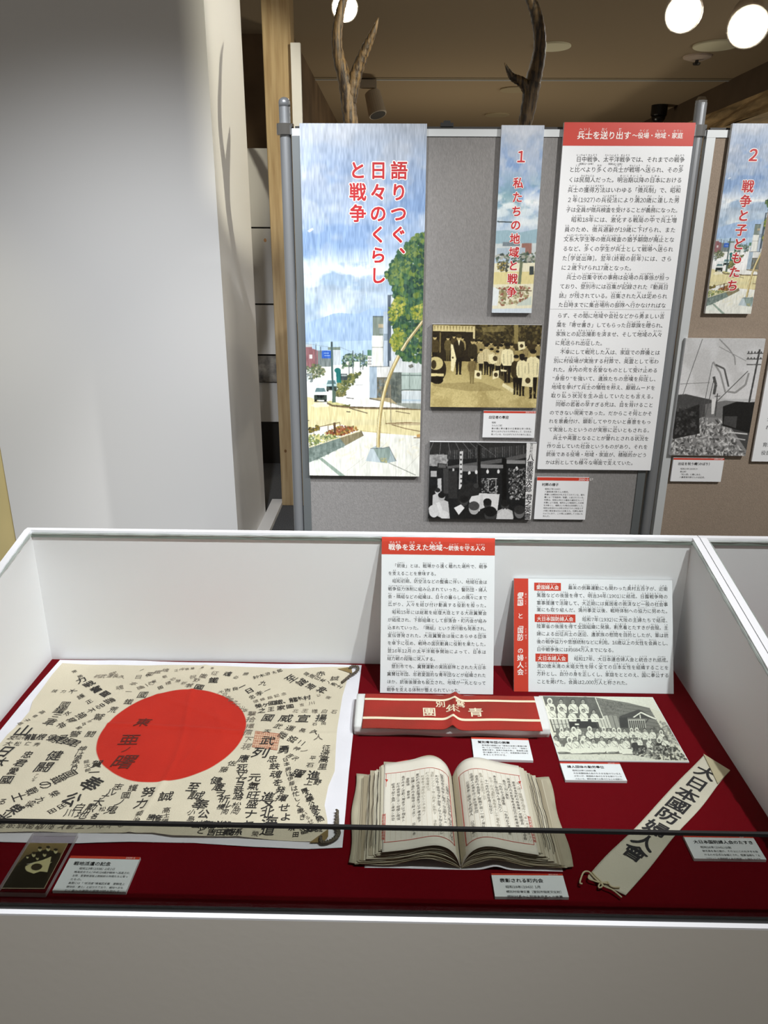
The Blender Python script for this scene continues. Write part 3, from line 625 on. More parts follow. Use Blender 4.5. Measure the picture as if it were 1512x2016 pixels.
    if tree:
        g = [(52, 84, 68), (66, 100, 74), (84, 116, 70), (110, 130, 66), (44, 70, 62)]; y = [(150, 156, 66), (176, 172, 84), (120, 138, 64), (96, 120, 62)]
        p.dabs([(1400, -1200), (1380, -10), (1120, 40), (1030, -60), (1060, -200), (1180, -280), (1230, -400), (1330, -460), (1400, -480)], 20, 10, g)
        p.view(560, 160, 2.8)
        p.dabs([(555, 1060), (600, 985), (650, 910), (700, 865), (745, 835), (800, 820), (800, 1300), (640, 1300), (600, 1120)], 1100, 17, g); p.dabs([(560, 1060), (600, 985), (700, 865), (760, 830), (720, 960), (640, 1080), (600, 1130)], 160, 11, [(96, 120, 78), (120, 138, 80), (60, 92, 72)])
        p.view(560, 560, 5.04)
        p.dabs([(1100, -60), (1400, -60), (1400, 780), (1310, 745), (1200, 735), (1110, 660), (1060, 590), (1100, 470), (1050, 330), (1110, 190), (1080, 60)], 1100, 26, g)
        for q in ([(1040, 220), (1110, 110), (1200, 120), (1190, 280), (1080, 350), (1030, 310)], [(1040, 560), (1090, 420), (1180, 420), (1170, 560), (1100, 660)], [(1260, 210), (1400, 170), (1400, 330), (1270, 330)]): p.dabs(q, 130, 17, y)
        p.line([(1375, 340), (1222, 540), (1160, 640)], 30, (160, 144, 100)); p.line([(1368, 342), (1216, 540), (1154, 640)], 10, (226, 216, 176))
    p.grain(30, 140, 60); p.grain(16, 60, 24)
banner_pic = Pic(BANQ, 250, 700, (190, 205, 220), 3); paint_sky(banner_pic); paint_street(banner_pic); banner_img = banner_pic.sheet()
EDGE = mat('board_edge', (120, 118, 112), 0.6)
def wall_board(name, lab, cat, quad, group=None, t=0.014):
    c = [ony(x, y, YP-t) for x, y in quad]; x0 = (c[0][0]+c[3][0])/2; x1 = (c[1][0]+c[2][0])/2; z0 = (c[2][2]+c[3][2])/2; z1 = (c[0][2]+c[1][2])/2
    return board(name, lab, cat, x1-x0, z1-z0, t-0.0005, frame_of('wall', ((x0+x1)/2, YP-0.0002, z0)), group=group), x1-x0, z1-z0, t-0.0003
def vtitle(root, w, h, t, cols, em, pitch, x0, dx, y0, off=0.03):
    for nm, M, o_, z in (('title_outline', WHITEINK, 0.075, 0.0006), ('title', REDINK, off, 0.0012)):
        k = Ink()
        for i, cstr in enumerate(cols): k.column(cstr, x0-i*dx, y0, em, pitch, off=o_, res=3)
        k.build(nm, M, root, face(t+z))
o, w, h, t = wall_board('painting_banner', 'tall watercolour street painting with red brush title on the grey partition', 'banner', BANQ)
print_on(o, banner_img, w, h, t+0.0002, 0.25)
vtitle(o, w, h, t, ['語りつぐ、', '日々のくらし', 'と戦争'], 0.052, 0.060, 0.107, 0.062, h-0.125)
S1Q = [(986, 246), (1068, 247), (1050, 617), (970, 615)]
o, w, h, t = wall_board('title_strip', 'narrow painted title strip numbered 1 beside the long white text panel', 'title strip', S1Q, 'painted title strips')
p = Pic(S1Q, 84, 380, (200, 210, 220), 8); paint_sky(p); p.view(560, 160, 2.8)
p.mix(np.clip((p.fbm(3, 14, 4)-0.42)*5, 0, 0.7)*np.clip(1-abs(np.linspace(0, 1, p.H)[:, None]-0.36)/0.14, 0, 1), (108, 150, 160)); p.mix(np.clip((p.fbm(3, 22, 4)-0.48)*6, 0, 0.9)*np.clip(1-abs(np.linspace(0, 1, p.H)[:, None]-0.40)/0.16, 0, 1), (232, 238, 238))
p.poly([(1160, 810), (1230, 805), (1300, 820), (1400, 800), (1400, 900), (1160, 900)], (150, 178, 190)); p.line([(1175, 758), (1280, 764)], 7, (70, 80, 84))
p.rect(1160, 880, 1400, 960, (196, 204, 206)); p.rect(1310, 880, 1365, 940, (150, 110, 100)); p.rect(1205, 872, 1300, 895, (120, 132, 140)); p.rect(1175, 905, 1330, 945, (170, 186, 198))
p.dabs([(1165, 940), (1395, 930), (1395, 1000), (1165, 1010)], 160, 10, [(80, 96, 80), (120, 130, 110), (60, 70, 66), (170, 170, 160)])
p.rect(1150, 990, 1400, 1250, (226, 222, 196)); p.rect(1150, 1040, 1400, 1110, (218, 206, 150)); p.dabs([(1180, 985), (1240, 985), (1240, 1040), (1180, 1035)], 60, 8, [(70, 76, 70), (150, 130, 60), (110, 110, 100)]); p.poly([(1355, 1010), (1378, 1010), (1380, 1058), (1355, 1058)], (60, 68, 68)); p.line([(1310, 985), (1300, 1110)], 16, (110, 120, 96))
p.dabs([(1170, 1130), (1370, 1120), (1340, 1225), (1190, 1228)], 200, 9, [(120, 116, 80), (160, 150, 110), (140, 84, 70), (190, 190, 160)]); p.line([(1200, 1140), (1370, 1150)], 6, (110, 92, 70)); p.poly([(1290, 1225), (1370, 1180), (1370, 1232), (1290, 1235)], (196, 206, 196)); p.poly([(1150, 1120), (1190, 1140), (1180, 1232), (1150, 1232)], (224, 230, 230)); p.grain(14, 60, 60)
print_on(o, p.sheet(), w, h, t+0.0002, 0.25)
vtitle(o, w, h, t, ['私たちの地域と戦争'], 0.032, 0.0392, -0.004, 0.06, h-0.155); vtitle(o, w, h, t, ['１'], 0.040, 0.05, 0.0, 0.06, h-0.083)
S2Q = [(1440, 243), (1545, 243), (1474, 618), (1391, 617)]
o, w, h, t = wall_board('title_strip', 'narrow painted title strip numbered 2 on the beige partition', 'title strip', S2Q, 'painted title strips')
n = int(250*0.74); print_on(o, banner_img[::2, :n:2][:, :], w, h, t+0.0002, 0.25)
vtitle(o, w, h, t, ['戦争と子どもたち'], 0.036, 0.0405, 0.0, 0.06, h-0.168); vtitle(o, w, h, t, ['２'], 0.042, 0.05, 0.002, 0.06, h-0.083)

# ------------------------------------------------------------------ photographs on the partition
def folk(p, x, y, hgt, coat, legs, skin, hair, wd=0.30, hat=None):
    """a standing figure in a printed photograph: top of head at (x, y)"""
    hd = hgt*0.075; sh = hgt*wd*0.5
    p.poly([(x-sh*0.60, y+hgt*0.50), (x+sh*0.60, y+hgt*0.50), (x+sh*0.40, y+hgt*0.97), (x+sh*0.52, y+hgt), (x+sh*0.10, y+hgt), (x, y+hgt*0.64), (x-sh*0.12, y+hgt), (x-sh*0.52, y+hgt), (x-sh*0.40, y+hgt*0.97)], legs)
    p.poly([(x-sh*0.3, y+hgt*0.15), (x+sh*0.3, y+hgt*0.15), (x+sh*0.78, y+hgt*0.20), (x+sh*0.98, y+hgt*0.34), (x+sh*0.9, y+hgt*0.50), (x+sh*0.62, y+hgt*0.57), (x-sh*0.62, y+hgt*0.57), (x-sh*0.9, y+hgt*0.50), (x-sh*0.98, y+hgt*0.34), (x-sh*0.78, y+hgt*0.20)], coat)
    dk = tuple(v*0.72 for v in coat); p.line([(x-sh*0.58, y+hgt*0.28), (x-sh*0.52, y+hgt*0.52)], sh*0.14, dk, 0.8); p.line([(x+sh*0.58, y+hgt*0.28), (x+sh*0.52, y+hgt*0.52)], sh*0.14, dk, 0.8); p.line([(x, y+hgt*0.2), (x+sh*0.05, y+hgt*0.55)], sh*0.10, dk, 0.5)
    p.ell(x, y+hd*1.15, hd*0.80, hd*1.05, skin); p.ell(x, y+hd*0.62, hd*0.92, hd*0.66, hat or hair); p.line([(x-hd*0.5, y+hd*1.15), (x+hd*0.5, y+hd*1.15)], hd*0.25, tuple(v*0.6 for v in skin), 0.6)
PH1 = [(850, 641), (1067, 637), (1056, 802), (848, 802)]
o, w, h, t = wall_board('send_off_photo', 'sepia photo of a street crowd with small flags on the grey partition', 'photograph', PH1)
p = Pic(PH1, 260, 200, (206, 192, 138), 11); p.view(830, 620, 4.32); SK = (190, 170, 116); D = (44, 36, 20); K = (28, 22, 12); Wt = (236, 226, 180)
p.band(0, 1, (150, 136, 84), (214, 198, 140)); p.mix(np.clip((p.fbm(8, 6, 4)-0.4)*2, 0, 0.5), (150, 132, 80))
p.rect(60, 60, 1040, 300, (58, 48, 26)); p.dabs([(440, 80), (1020, 80), (1020, 230), (440, 230)], 400, 16, [(40, 34, 18), (80, 70, 38), (110, 98, 58), (54, 46, 24)], 0.8)
p.poly([(500, 110), (700, 90), (690, 140), (520, 150)], (150, 136, 84), 0.6); p.rect(90, 60, 450, 100, (84, 72, 40)); p.rect(95, 100, 440, 150, (206, 192, 140))
for x in range(100, 440, 26): p.poly([(x, 104), (x+16, 104), (x+8, 148)], (120, 106, 64), 0.7)
p.rect(90, 150, 445, 400, (40, 32, 18)); p.rect(150, 160, 160, 330, (120, 106, 66)); p.rect(430, 100, 446, 230, (214, 200, 150)); p.rect(780, 70, 816, 240, (140, 126, 78))
for x, y, hh in ((270, 175, 200), (340, 190, 210), (480, 210, 200), (500, 215, 190), (585, 225, 190), (680, 225, 190), (560, 240, 200), (760, 240, 220), (880, 245, 190), (990, 225, 200), (620, 250, 210), (450, 215, 210), (110, 180, 260)): folk(p, x, y, hh, (72, 60, 34) if x < 300 else (150, 134, 88), K, SK, K)
folk(p, 220, 190, 210, (96, 84, 50), (80, 70, 40), SK, K)
folk(p, 312, 172, 340, D, K, SK, K, 0.30, (60, 50, 28)); p.poly([(303, 222), (322, 222), (313, 270)], Wt); folk(p, 428, 205, 290, (50, 42, 24), K, SK, K, 0.30, (50, 42, 24))
for x, y, hh in ((500, 290, 220), (545, 250, 260), (590, 280, 240), (670, 245, 270), (640, 300, 230)): folk(p, x, y, hh, (206, 192, 146), K, SK, K)
folk(p, 725, 235, 340, Wt, K, (60, 50, 28), K, 0.34); folk(p, 800, 335, 340, (60, 50, 28), K, SK, K, 0.28); folk(p, 850, 325, 360, Wt, K, K, K, 0.28); folk(p, 945, 285, 420, Wt, K, SK, K, 0.32)
folk(p, 425, 358, 228, (120, 104, 64), (130, 116, 74), SK, K, 0.34); p.poly([(620, 420), (800, 560), (720, 580), (640, 520)], K, 0.6)
def flag(pts, c, r): p.poly(pts, Wt); p.ell(c[0], c[1], r, r*1.1, (70, 58, 34))
flag([(245, 255), (262, 262), (292, 380), (268, 490), (248, 478)], (262, 370), 8); flag([(448, 470), (508, 482), (504, 548), (446, 536)], (478, 508), 16); flag([(600, 478), (655, 470), (652, 530), (600, 548)], (627, 508), 17); flag([(856, 490), (948, 496), (944, 610), (850, 600)], (902, 553), 23); flag([(690, 575), (782, 628), (770, 660), (680, 602)], (10, 10), 1); flag([(812, 225), (870, 220), (878, 280), (820, 300)], (845, 258), 15); flag([(560, 340), (600, 330), (640, 400), (600, 420), (570, 400)], (620, 370), 20); flag([(665, 460), (720, 468), (715, 480), (670, 478)], (10, 10), 1)
p.ell(115, 470, 95, 115, (40, 32, 18)); p.ell(120, 420, 62, 55, (200, 186, 130)); p.ell(104, 430, 22, 38, (60, 50, 28)); p.rect(80, 505, 190, 528, (220, 206, 150)); p.ell(135, 560, 50, 34, K)
p.dabs([(90, 600), (980, 620), (970, 780), (90, 780)], 260, 16, [(170, 154, 100), (226, 210, 152), (190, 174, 118)], 0.35, 0.3); p.poly([(90, 590), (500, 570), (700, 640), (400, 650), (100, 610)], (120, 104, 62), 0.35); p.grain(18, 120, 90)
print_on(o, p.sheet(), w, h, t+0.0002, 0.3)

PH2 = [(848, 872), (1057, 870), (1046, 1022), (841, 1021)]
o, w, h, t = wall_board('funeral_photo', 'black and white photo of mourners before an altar, lowest on the grey partition', 'photograph', PH2)
p = Pic(PH2, 260, 190, (30, 31, 32), 12); p.view(830, 620, 4.32); g = lambda v: (v, v, v)
p.poly([(80, 1085), (880, 1085), (880, 1190), (470, 1150), (200, 1200), (80, 1190)], g(44))
for i in range(7): p.line([(110+i*60, 1088), (60+i*95, 1200)], 4, g(110))
for i in range(44): x = 220+i*15; p.line([(x, 1160-(x-220)*0.09), (x, 1235-(x-220)*0.06)], 6, g(60+(i*37) % 50))
p.poly([(220, 1290), (700, 1215), (890, 1170), (890, 1205), (700, 1250), (220, 1310)], g(88)); p.rect(60, 1195, 220, 1290, g(150)); p.dabs([(60, 1195), (220, 1195), (220, 1290), (60, 1290)], 60, 14, [g(120), g(175)], 0.5)
p.poly([(140, 1265), (215, 1270), (215, 1312), (136, 1310)], g(40)); p.poly([(150, 1272), (208, 1276), (208, 1304), (146, 1302)], g(90))
p.rect(470, 1110, 500, 1540, g(24)); p.rect(468, 1110, 474, 1540, g(80)); p.rect(680, 1215, 720, 1640, g(18)); p.rect(340, 1280, 470, 1330, g(120)); p.rect(500, 1270, 690, 1300, g(130)); p.rect(720, 1230, 880, 1260, g(140))
p.poly([(325, 1165), (352, 1162), (338, 1480), (314, 1480)], g(208)); p.poly([(262, 1308), (278, 1308), (272, 1400), (258, 1400)], g(190)); p.poly([(136, 1395), (168, 1390), (168, 1500), (136, 1500)], g(190)); p.rect(80, 1330, 130, 1380, g(170)); p.rect(185, 1310, 230, 1520, g(60)); p.rect(225, 1330, 300, 1560, g(48))
for i in range(7): p.rect(326, 1185+i*40, 342, 1200+i*40, g(60))
for x, y in ((404, 1345), (462, 1335), (558, 1330), (650, 1328), (806, 1300)): p.line([(x, y-30), (x, y)], 3, g(150)); p.ell(x, y, 11, 17, g(225))
p.dabs([(740, 1300), (880, 1300), (880, 1560), (740, 1560)], 260, 9, [g(150), g(80), g(200), g(40), g(110)], 0.8); p.dabs([(510, 1390), (640, 1390), (640, 1520), (510, 1520)], 120, 8, [g(150), g(90), g(40), g(200)], 0.8); p.line([(550, 1390), (640, 1388)], 7, g(190)); p.line([(566, 1390), (562, 1500)], 6, g(170)); p.line([(628, 1390), (628, 1500)], 6, g(170))
p.poly([(395, 1560), (420, 1510), (660, 1520), (640, 1660), (420, 1670)], g(216)); p.poly([(500, 1520), (520, 1520), (510, 1660), (480, 1660)], g(190), 0.6)
p.poly([(310, 1510), (340, 1450), (420, 1420), (470, 1440), (500, 1480), (480, 1530), (420, 1540), (380, 1620), (300, 1600)], g(38)); p.ell(425, 1370, 32, 22, g(30)); p.ell(460, 1450, 22, 20, g(60)); p.poly([(60, 1480), (110, 1450), (180, 1560), (180, 1740), (60, 1740)], g(26))
for x, y, r, c, hc in ((135, 1500, 26, 200, 40), (168, 1545, 34, 170, 25), (355, 1580, 42, 60, 30), (440, 1640, 52, 170, 70), (555, 1600, 40, 50, 30), (705, 1610, 40, 60, 30), (100, 1670, 48, 205, 200), (580, 1690, 60, 60, 25), (830, 1670, 52, 110, 50)):
    p.poly([(x-r*2.0, 1760), (x-r*1.6, y+r*1.3), (x, y+r*0.6), (x+r*1.6, y+r*1.3), (x+r*2.0, 1760)], g(30 if r > 36 and x not in (705,) else 190)); p.ell(x, y, r*0.86, r*1.1, g(c)); p.ell(x, y-r*0.35, r*0.9, r*0.75, g(hc))
p.poly([(120, 1600), (150, 1590), (180, 1680), (150, 1700)], g(215)); p.poly([(270, 1640), (330, 1610), (360, 1640), (310, 1700)], g(225)); p.poly([(640, 1690), (705, 1640), (770, 1690), (780, 1760), (640, 1760)], g(206)); p.ell(185, 1700, 40, 36, g(210)); p.poly([(890, 1085), (985, 1085), (930, 1740), (878, 1740)], g(226)); p.grain(14, 110, 80)
print_on(o, p.sheet(), w, h, t+0.0002, 0.3)
k = Ink(); k.column('八重堅清次郎', w*0.452, h*0.81, 0.0235, 0.0222, off=0.02); k.column('君之英霊', w*0.462, h*0.30, 0.0235, 0.0232, off=0.02); k.column('登別町村', w*0.452, h*0.975, 0.0105, 0.0112)
k.build('banner_writing', BLACK, o, face(t+0.0005))

PH3 = [(1347, 667), (1503, 666), (1472, 897), (1322, 897)]
o, w, h, t = wall_board('street_pole_photo', 'black and white photo of a snowy street with flying banners on the beige partition', 'photograph', PH3)
p = Pic(PH3, 190, 290, (200, 201, 203), 13); p.view(1300, 180, 2.585)
p.band(0, 0.5, (206, 207, 209), (222, 222, 224)); p.mix(np.clip((p.fbm(4, 6, 4)-0.45)*3, 0, 0.5), g(186))
p.poly([(80, 1545), (130, 1540), (250, 1565), (330, 1590), (480, 1575), (530, 1580), (530, 1900), (40, 1900)], g(74)); p.poly([(230, 1590), (330, 1570), (470, 1580), (470, 1660), (230, 1660)], g(120)); p.poly([(215, 1655), (330, 1660), (460, 1840), (460, 1880), (40, 1880), (60, 1760)], g(140)); p.dabs([(60, 1690), (215, 1660), (330, 1670), (460, 1850), (60, 1850)], 500, 11, [g(210), g(90), g(170), g(60), g(226)], 0.8, 0.35)
p.poly([(70, 1640), (200, 1590), (205, 1740), (70, 1770)], g(40)); p.dabs([(80, 1600), (200, 1600), (200, 1740), (80, 1750)], 120, 9, [g(60), g(90), g(30)], 0.7); p.poly([(320, 1600), (390, 1575), (490, 1580), (480, 1740), (320, 1700)], g(30)); p.poly([(330, 1650), (395, 1650), (390, 1710), (325, 1690)], g(70)); p.line([(340, 1730), (450, 1740)], 7, g(210)); p.line([(350, 1755), (440, 1770)], 6, g(190))
for a, b, wd in (((205, 1262), (110, 1560), 3), ((260, 1380), (205, 1700), 3), ((268, 1470), (225, 1690), 4), ((275, 1560), (265, 1630), 12), ((440, 1420), (255, 1610), 4), ((100, 1490), (250, 1480), 2), ((290, 1300), (430, 1370), 2)): p.line([a, b], wd, g(90))
p.line([(262, 1376), (300, 1430), (330, 1530)], 9, g(150)); p.line([(275, 1390), (320, 1410), (345, 1500)], 9, g(90)); p.line([(268, 1450), (280, 1490), (272, 1540)], 14, g(80)); p.line([(445, 1430), (430, 1490), (380, 1530), (340, 1525)], 10, g(150)); p.line([(290, 1262), (340, 1310), (370, 1350), (375, 1390)], 6, g(140)); p.poly([(262, 1560), (285, 1560), (275, 1640), (262, 1640)], g(225))
p.line([(496, 1310), (452, 1580)], 9, g(70)); p.line([(432, 1332), (516, 1330)], 5, g(80)); p.line([(430, 1360), (510, 1358)], 5, g(80)); p.line([(432, 1388), (506, 1386)], 5, g(80))
for x in range(440, 520, 16): p.rect(x-3, 1320, x+3, 1330, g(60)); p.rect(x-5, 1350, x+1, 1358, g(60))
p.line([(290, 1535), (282, 1650)], 5, g(70)); p.line([(276, 1550), (304, 1548)], 4, g(80)); p.grain(14, 90, 140)
print_on(o, p.sheet(), w, h, t+0.0002, 0.3)

# captions on the partitions
def wcap(quad, lab, *a, **k):
    c = [ony(x, y, YP-0.008) for x, y in quad]; x0 = (c[0][0]+c[3][0])/2; x1 = (c[1][0]+c[2][0])/2; z0 = (c[2][2]+c[3][2])/2; z1 = (c[0][2]+c[1][2])/2
    return caption(lab, x1-x0, z1-z0, frame_of('wall', ((x0+x1)/2, YP-0.0002, z0)), *a, 'caption cards on the partitions', t=0.008, **k)
wcap([(952, 811), (1055, 808), (1052, 862), (950, 861)], 'caption card under the sepia street crowd photo', '2004.170.48', '出征者の奉迎', ['昭和', 'カルルス町', '車の横に寄せ書きの日章旗を持つ男性。', '周りには子どもたちが列をなして、日の丸を', '振っている。大人は子どもたちの後ろに並ぶ。'])
wcap([(1058, 941), (1160, 939), (1152, 1023), (1051, 1022)], 'caption card right of the funeral photo', '2000-1-17', '村葬の様子', ['昭和17年(1942)', '八重樫清次郎さんの葬式。', '祭壇には幌別村の札が立てられている。垂れ', '幕には「不惜身命／英霊」と記されている。', '村葬は、昭和12年から議会の議決をもって', '村費により実施。戦死および戦病死した村民', 'を対象とし、複数人いた場合は合同葬とした。', '昭和18年末から19年10月までの１年足らず', 'の間に戦没者は32人を数えた。村葬も毎月', 'のようにあり、この頃には連続して９回にも', '及んだ。'], dense=(0.0115, 0.0072, 0.0099, 0.016))
wcap([(1326, 901), (1426, 903), (1419, 948), (1320, 948)], 'caption card under the snowy street photo on the beige partition', '2006-1-140', '出征を祝う幟(のぼり)', ['昭和14年(1939)か', '鉱山町', '「祝入営」と幟にある。', '八重樫清次郎さんの出征祝。'])

# ------------------------------------------------------------------ printed text panels
o, w, h, t = wall_board('text_panel', 'tall white text panel with red heading at the right of the grey partition', 'text panel', [(1107, 241), (1362, 241), (1287, 928), (1062, 922)])
strip(o, 'red_heading', REDW, -w/2, w/2, h-0.062, h, t+0.0002)
k = Ink(); x = k.line('[兵士|へいし]を[送|おく]り[出|だ]す', -w/2+0.040, h-0.034, 0.0225, off=0.022); k.line('～[役場|やくば]・[地域|ちいき]・[家庭|かてい]', x+0.003, h-0.034, 0.0178, width=0.148, fit=0.5, off=0.016)
k.build('heading', WHITEINK, o, face(t+0.0006))
T1 = '''　[日中|にっちゅう][戦争|せんそう]、[太平洋|たいへいよう][戦争|せんそう]では、それまでの[戦争|せんそう]
と[比|くら]べより[多|おお]くの[兵士|へいし]が[戦場|せんじょう]へ[送|おく]られ、その[多|おお]
くは[民間人|みんかんじん]だった。[明治期以降|めいじきいこう]の[日本|にほん]における
[兵士|へいし]の[獲得方法|かくとくほうほう]はいわゆる「[徴兵制|ちょうへいせい]」で、[昭和|しょうわ]
２[年|ねん](1927)の[兵役法|へいえきほう]により[満|まん]20[歳|さい]に[達|たっ]した[男|だん]
[子|し]は[全員|ぜんいん]が[徴兵検査|ちょうへいけんさ]を[受|う]けることが[義務|ぎむ]になった。
　[昭和|しょうわ]18[年|ねん]には、[激化|げきか]する[戦局|せんきょく]の[中|なか]で[兵士増|へいしぞう]
[員|いん]のため、[徴兵適齢|ちょうへいてきれい]が19[歳|さい]に[下|さ]げられ、また
[文系大学生等|ぶんけいだいがくせいとう]の[徴兵検査|ちょうへいけんさ]の[猶予期間|ゆうよきかん]が[廃止|はいし]とな
るなど、[多|おお]くの[学生|がくせい]が[兵士|へいし]として[戦場|せんじょう]へ[送|おく]られ
た[[学徒出陣|がくとしゅつじん]]。[翌年|よくねん]([終戦|しゅうせん]の[前年|ぜんねん])には、さら
に２[歳|さい][下|さ]げられ17[歳|さい]となった。
　[兵士|へいし]の[召集令状|しょうしゅうれいじょう]の[事務|じむ]は[役場|やくば]の[兵事係|へいじがかり]が[担|にな]っ
ており、[登別市|のぼりべつし]には[召集|しょうしゅう]が[記録|きろく]された『[動員日|どういんにっ]
[誌|し]』が[残|のこ]されている。[召集|しょうしゅう]された[人|ひと]は[定|さだ]められ
た[日時|にちじ]までに[集合場所|しゅうごうばしょ]の[部隊|ぶたい]へ[行|い]かなければな
らず、その[間|あいだ]に[地域|ちいき]や[会社|かいしゃ]などから[勇|いさ]ましい[言|こと]
[葉|ば]を「[寄|よ]せ[書|が]き」してもらった[日章旗|にっしょうき]を[贈|おく]られ、
[家族|かぞく]との[記念撮影|きねんさつえい]を[済|す]ませ、そして[地域|ちいき]の[人々|ひとびと]
に[見送|みおく]られ[出征|しゅっせい]した。
　[不幸|ふこう]にして[戦死|せんし]した[人|ひと]は、[家庭|かてい]での[葬儀|そうぎ]とは
[別|べつ]に[村役場|むらやくば]が[実施|じっし]する[村葬|そんそう]で、[英霊|えいれい]として[弔|とむら]わ
れた。[身内|みうち]の[死|し]を[名誉|めいよ]なものとして[受|う]け[止|と]める
“[身振|みぶ]り”を[強|し]いて、[遺族|いぞく]たちの[悲嘆|ひたん]を[抑圧|よくあつ]し、
[地域|ちいき]を[挙|あ]げて[兵士|へいし]の[犠牲|ぎせい]を[称|たた]え、[厭戦|えんせん]ムードを
[取|と]り[払|はら]う[状況|じょうきょう]を[生|う]み[出|だ]していたとも[言|い]える。
　[同郷|どうきょう]の[若者|わかもの]の[早|はや]すぎる[死|し]は、[目|め]を[背|そむ]けること
のできない[現実|げんじつ]であった。だからこそ[何|なん]とかそ
れを[意義付|いぎづ]け、[顕彰|けんしょう]してやりたいと[善意|ぜんい]をもっ
て[実施|じっし]したというのが[実態|じったい]に[近|ちか]いともされる。
　[兵士|へいし]や[英霊|えいれい]となることが[誉|ほま]れとされる[状況|じょうきょう]を
[作|つく]り[出|だ]していた[社会|しゃかい]というものがあり、それを
[銃後|じゅうご]である[役場|やくば]・[地域|ちいき]・[家庭|かてい]が、[積極的|せっきょくてき]かどう
かは[別|べつ]としても[様々|さまざま]な[場面|ばめん]で[支|ささ]えていた。'''.split('\n')
k = Ink()
for i, l in enumerate(T1):
    z = (h-0.098-0.0278*i) if i < 16 else (h-0.548-0.02835*(i-16))
    ind = l.startswith('　'); k.line(l[1:] if ind else l, -w/2+0.025+(0.018 if ind else 0), z, 0.0160, width=0.338-(0.018 if ind else 0), fit=0.9)
k.line('(昭和12～20年)', -w/2+0.052, h-0.1105, 0.006); k.line('(昭和16～20年)', -w/2+0.138, h-0.1105, 0.006)
k.build('lettering', BLACK, o, face(t+0.0003)); strip(o, 'seam', GREYINK, -w/2, w/2, h-0.5285, h-0.5280, t+0.0002)

o = board('text_panel', 'white text panel at the right edge on the beige partition', 'text panel', 0.38, 1.06, 0.009, frame_of('wall', (1.389, YP-0.0002, 0.857)))
k = Ink()
for i, (l, py) in enumerate(zip(['し', 'れ', '登', 'れて', '　こ', '育勅', '役目'], [791, 807, 823, 840, 857, 874, 890])):
    k.line(l, -0.19+0.026, ony(1500, py, YP)[2]-0.857, 0.0165)
k.build('lettering', BLACK, o, face(0.0093)); strip(o, 'red_heading', REDW, -0.19, 0.19, 1.0, 1.06, 0.0092)

def lean(x, yb, yt, zt_, t):
    up = Vector((0, yt-yb, zt_-0.7505)); hgt = up.length; n = Vector((1, 0, 0)).cross(up.normalized())
    return frame_of('lean', Vector((x, yb, 0.7507))-n*t, up=up), hgt
M, h = lean(0.0815, 1.2165, 1.3145, 1.0265, 0.004); w = 0.212; t = 0.004
o = board('text_panel', 'white text panel with red heading propped inside the case behind the armband', 'text panel', w, h, t, M)
strip(o, 'red_heading', RED, -w/2, w/2, h-0.0325, h, t+0.0002)
k = Ink(); x = k.line('[戦争|せんそう]を[支|ささ]えた[地域|ちいき]', -w/2+0.0125, h-0.0187, 0.0127, off=0.024); k.line('～[銃後|じゅうご]を[守|まも]る[人々|ひとびと]', x+0.001, h-0.0195, 0.0100, off=0.018); k.build('heading', WHITEINK, o, face(t+0.0004))
T2 = '''　「[銃後|じゅうご]」とは、[戦場|せんじょう]から[遠|とお]く[離|はな]れた[場所|ばしょ]で、[戦争|せんそう]
を[支|ささ]えることを[意味|いみ]する。
　[昭和初期|しょうわしょき]、[防空法|ぼうくうほう]などの[整備|せいび]に[伴|ともな]い、[地域社会|ちいきしゃかい]は
[戦争協力体制|せんそうきょうりょくたいせい]に[組|く]み[込|こ]まれていった。[警防団|けいぼうだん]・[婦人|ふじん]
[会|かい]・[隣組|となりぐみ]などの[組織|そしき]は、[日々|ひび]の[暮|く]らしの[隅々|すみずみ]にまで
[広|ひろ]がり、[人々|ひとびと]を[結|むす]び[付|つ]け[動員|どういん]する[役割|やくわり]を[担|にな]った。
　[昭和|しょうわ]15[年|ねん]には[総裁|そうさい]を[総理大臣|そうりだいじん]とする[大政翼賛会|たいせいよくさんかい]
が[結成|けっせい]され、[下部組織|かぶそしき]として[部落会|ぶらくかい]・[町内会|ちょうないかい]が[組|く]み
[込|こ]まれていった。「[隣組|となりぐみ]」という[流行歌|りゅうこうか]も[発表|はっぴょう]され、
[宣伝啓発|せんでんけいはつ]された。[大政翼賛会|たいせいよくさんかい]は[後|のち]にあらゆる[団体|だんたい]
を[傘下|さんか]に[収|おさ]め、[戦時|せんじ]の[国民動員|こくみんどういん]に[役割|やくわり]を[果|は]たした。
[翌|よく]16[年|ねん]12[月|がつ]の[太平洋戦争開始|たいへいようせんそうかいし]によって、[日本|にほん]は
[総力戦|そうりょくせん]の[段階|だんかい]に[突入|とつにゅう]する。
　[登別市|のぼりべつし]でも、[翼賛運動|よくさんうんどう]の[実践部隊|じっせんぶたい]とされた[大日本|だいにほん]
[翼賛壮年団|よくさんそうねんだん]、[忠君愛国的|ちゅうくんあいこくてき]な[青年団|せいねんだん]などが[組織|そしき]された
ほか、[銃後後援会|じゅうごこうえんかい]も[設立|せつりつ]され、[地域|ちいき]が[一丸|いちがん]となって
[戦争|せんそう]を[支|ささ]える[体制|たいせい]が[整|ととの]えられていった。'''.split('\n')
k = Ink()
for i, l in enumerate(T2):
    ind = l.startswith('　'); k.line(l[1:] if ind else l, -w/2+0.0125+(0.008 if ind else 0), h-0.0535-0.01455*i, 0.0079, width=0.186-(0.008 if ind else 0), fit=0.9)
k.build('lettering', BLACK, o, face(t+0.0003))

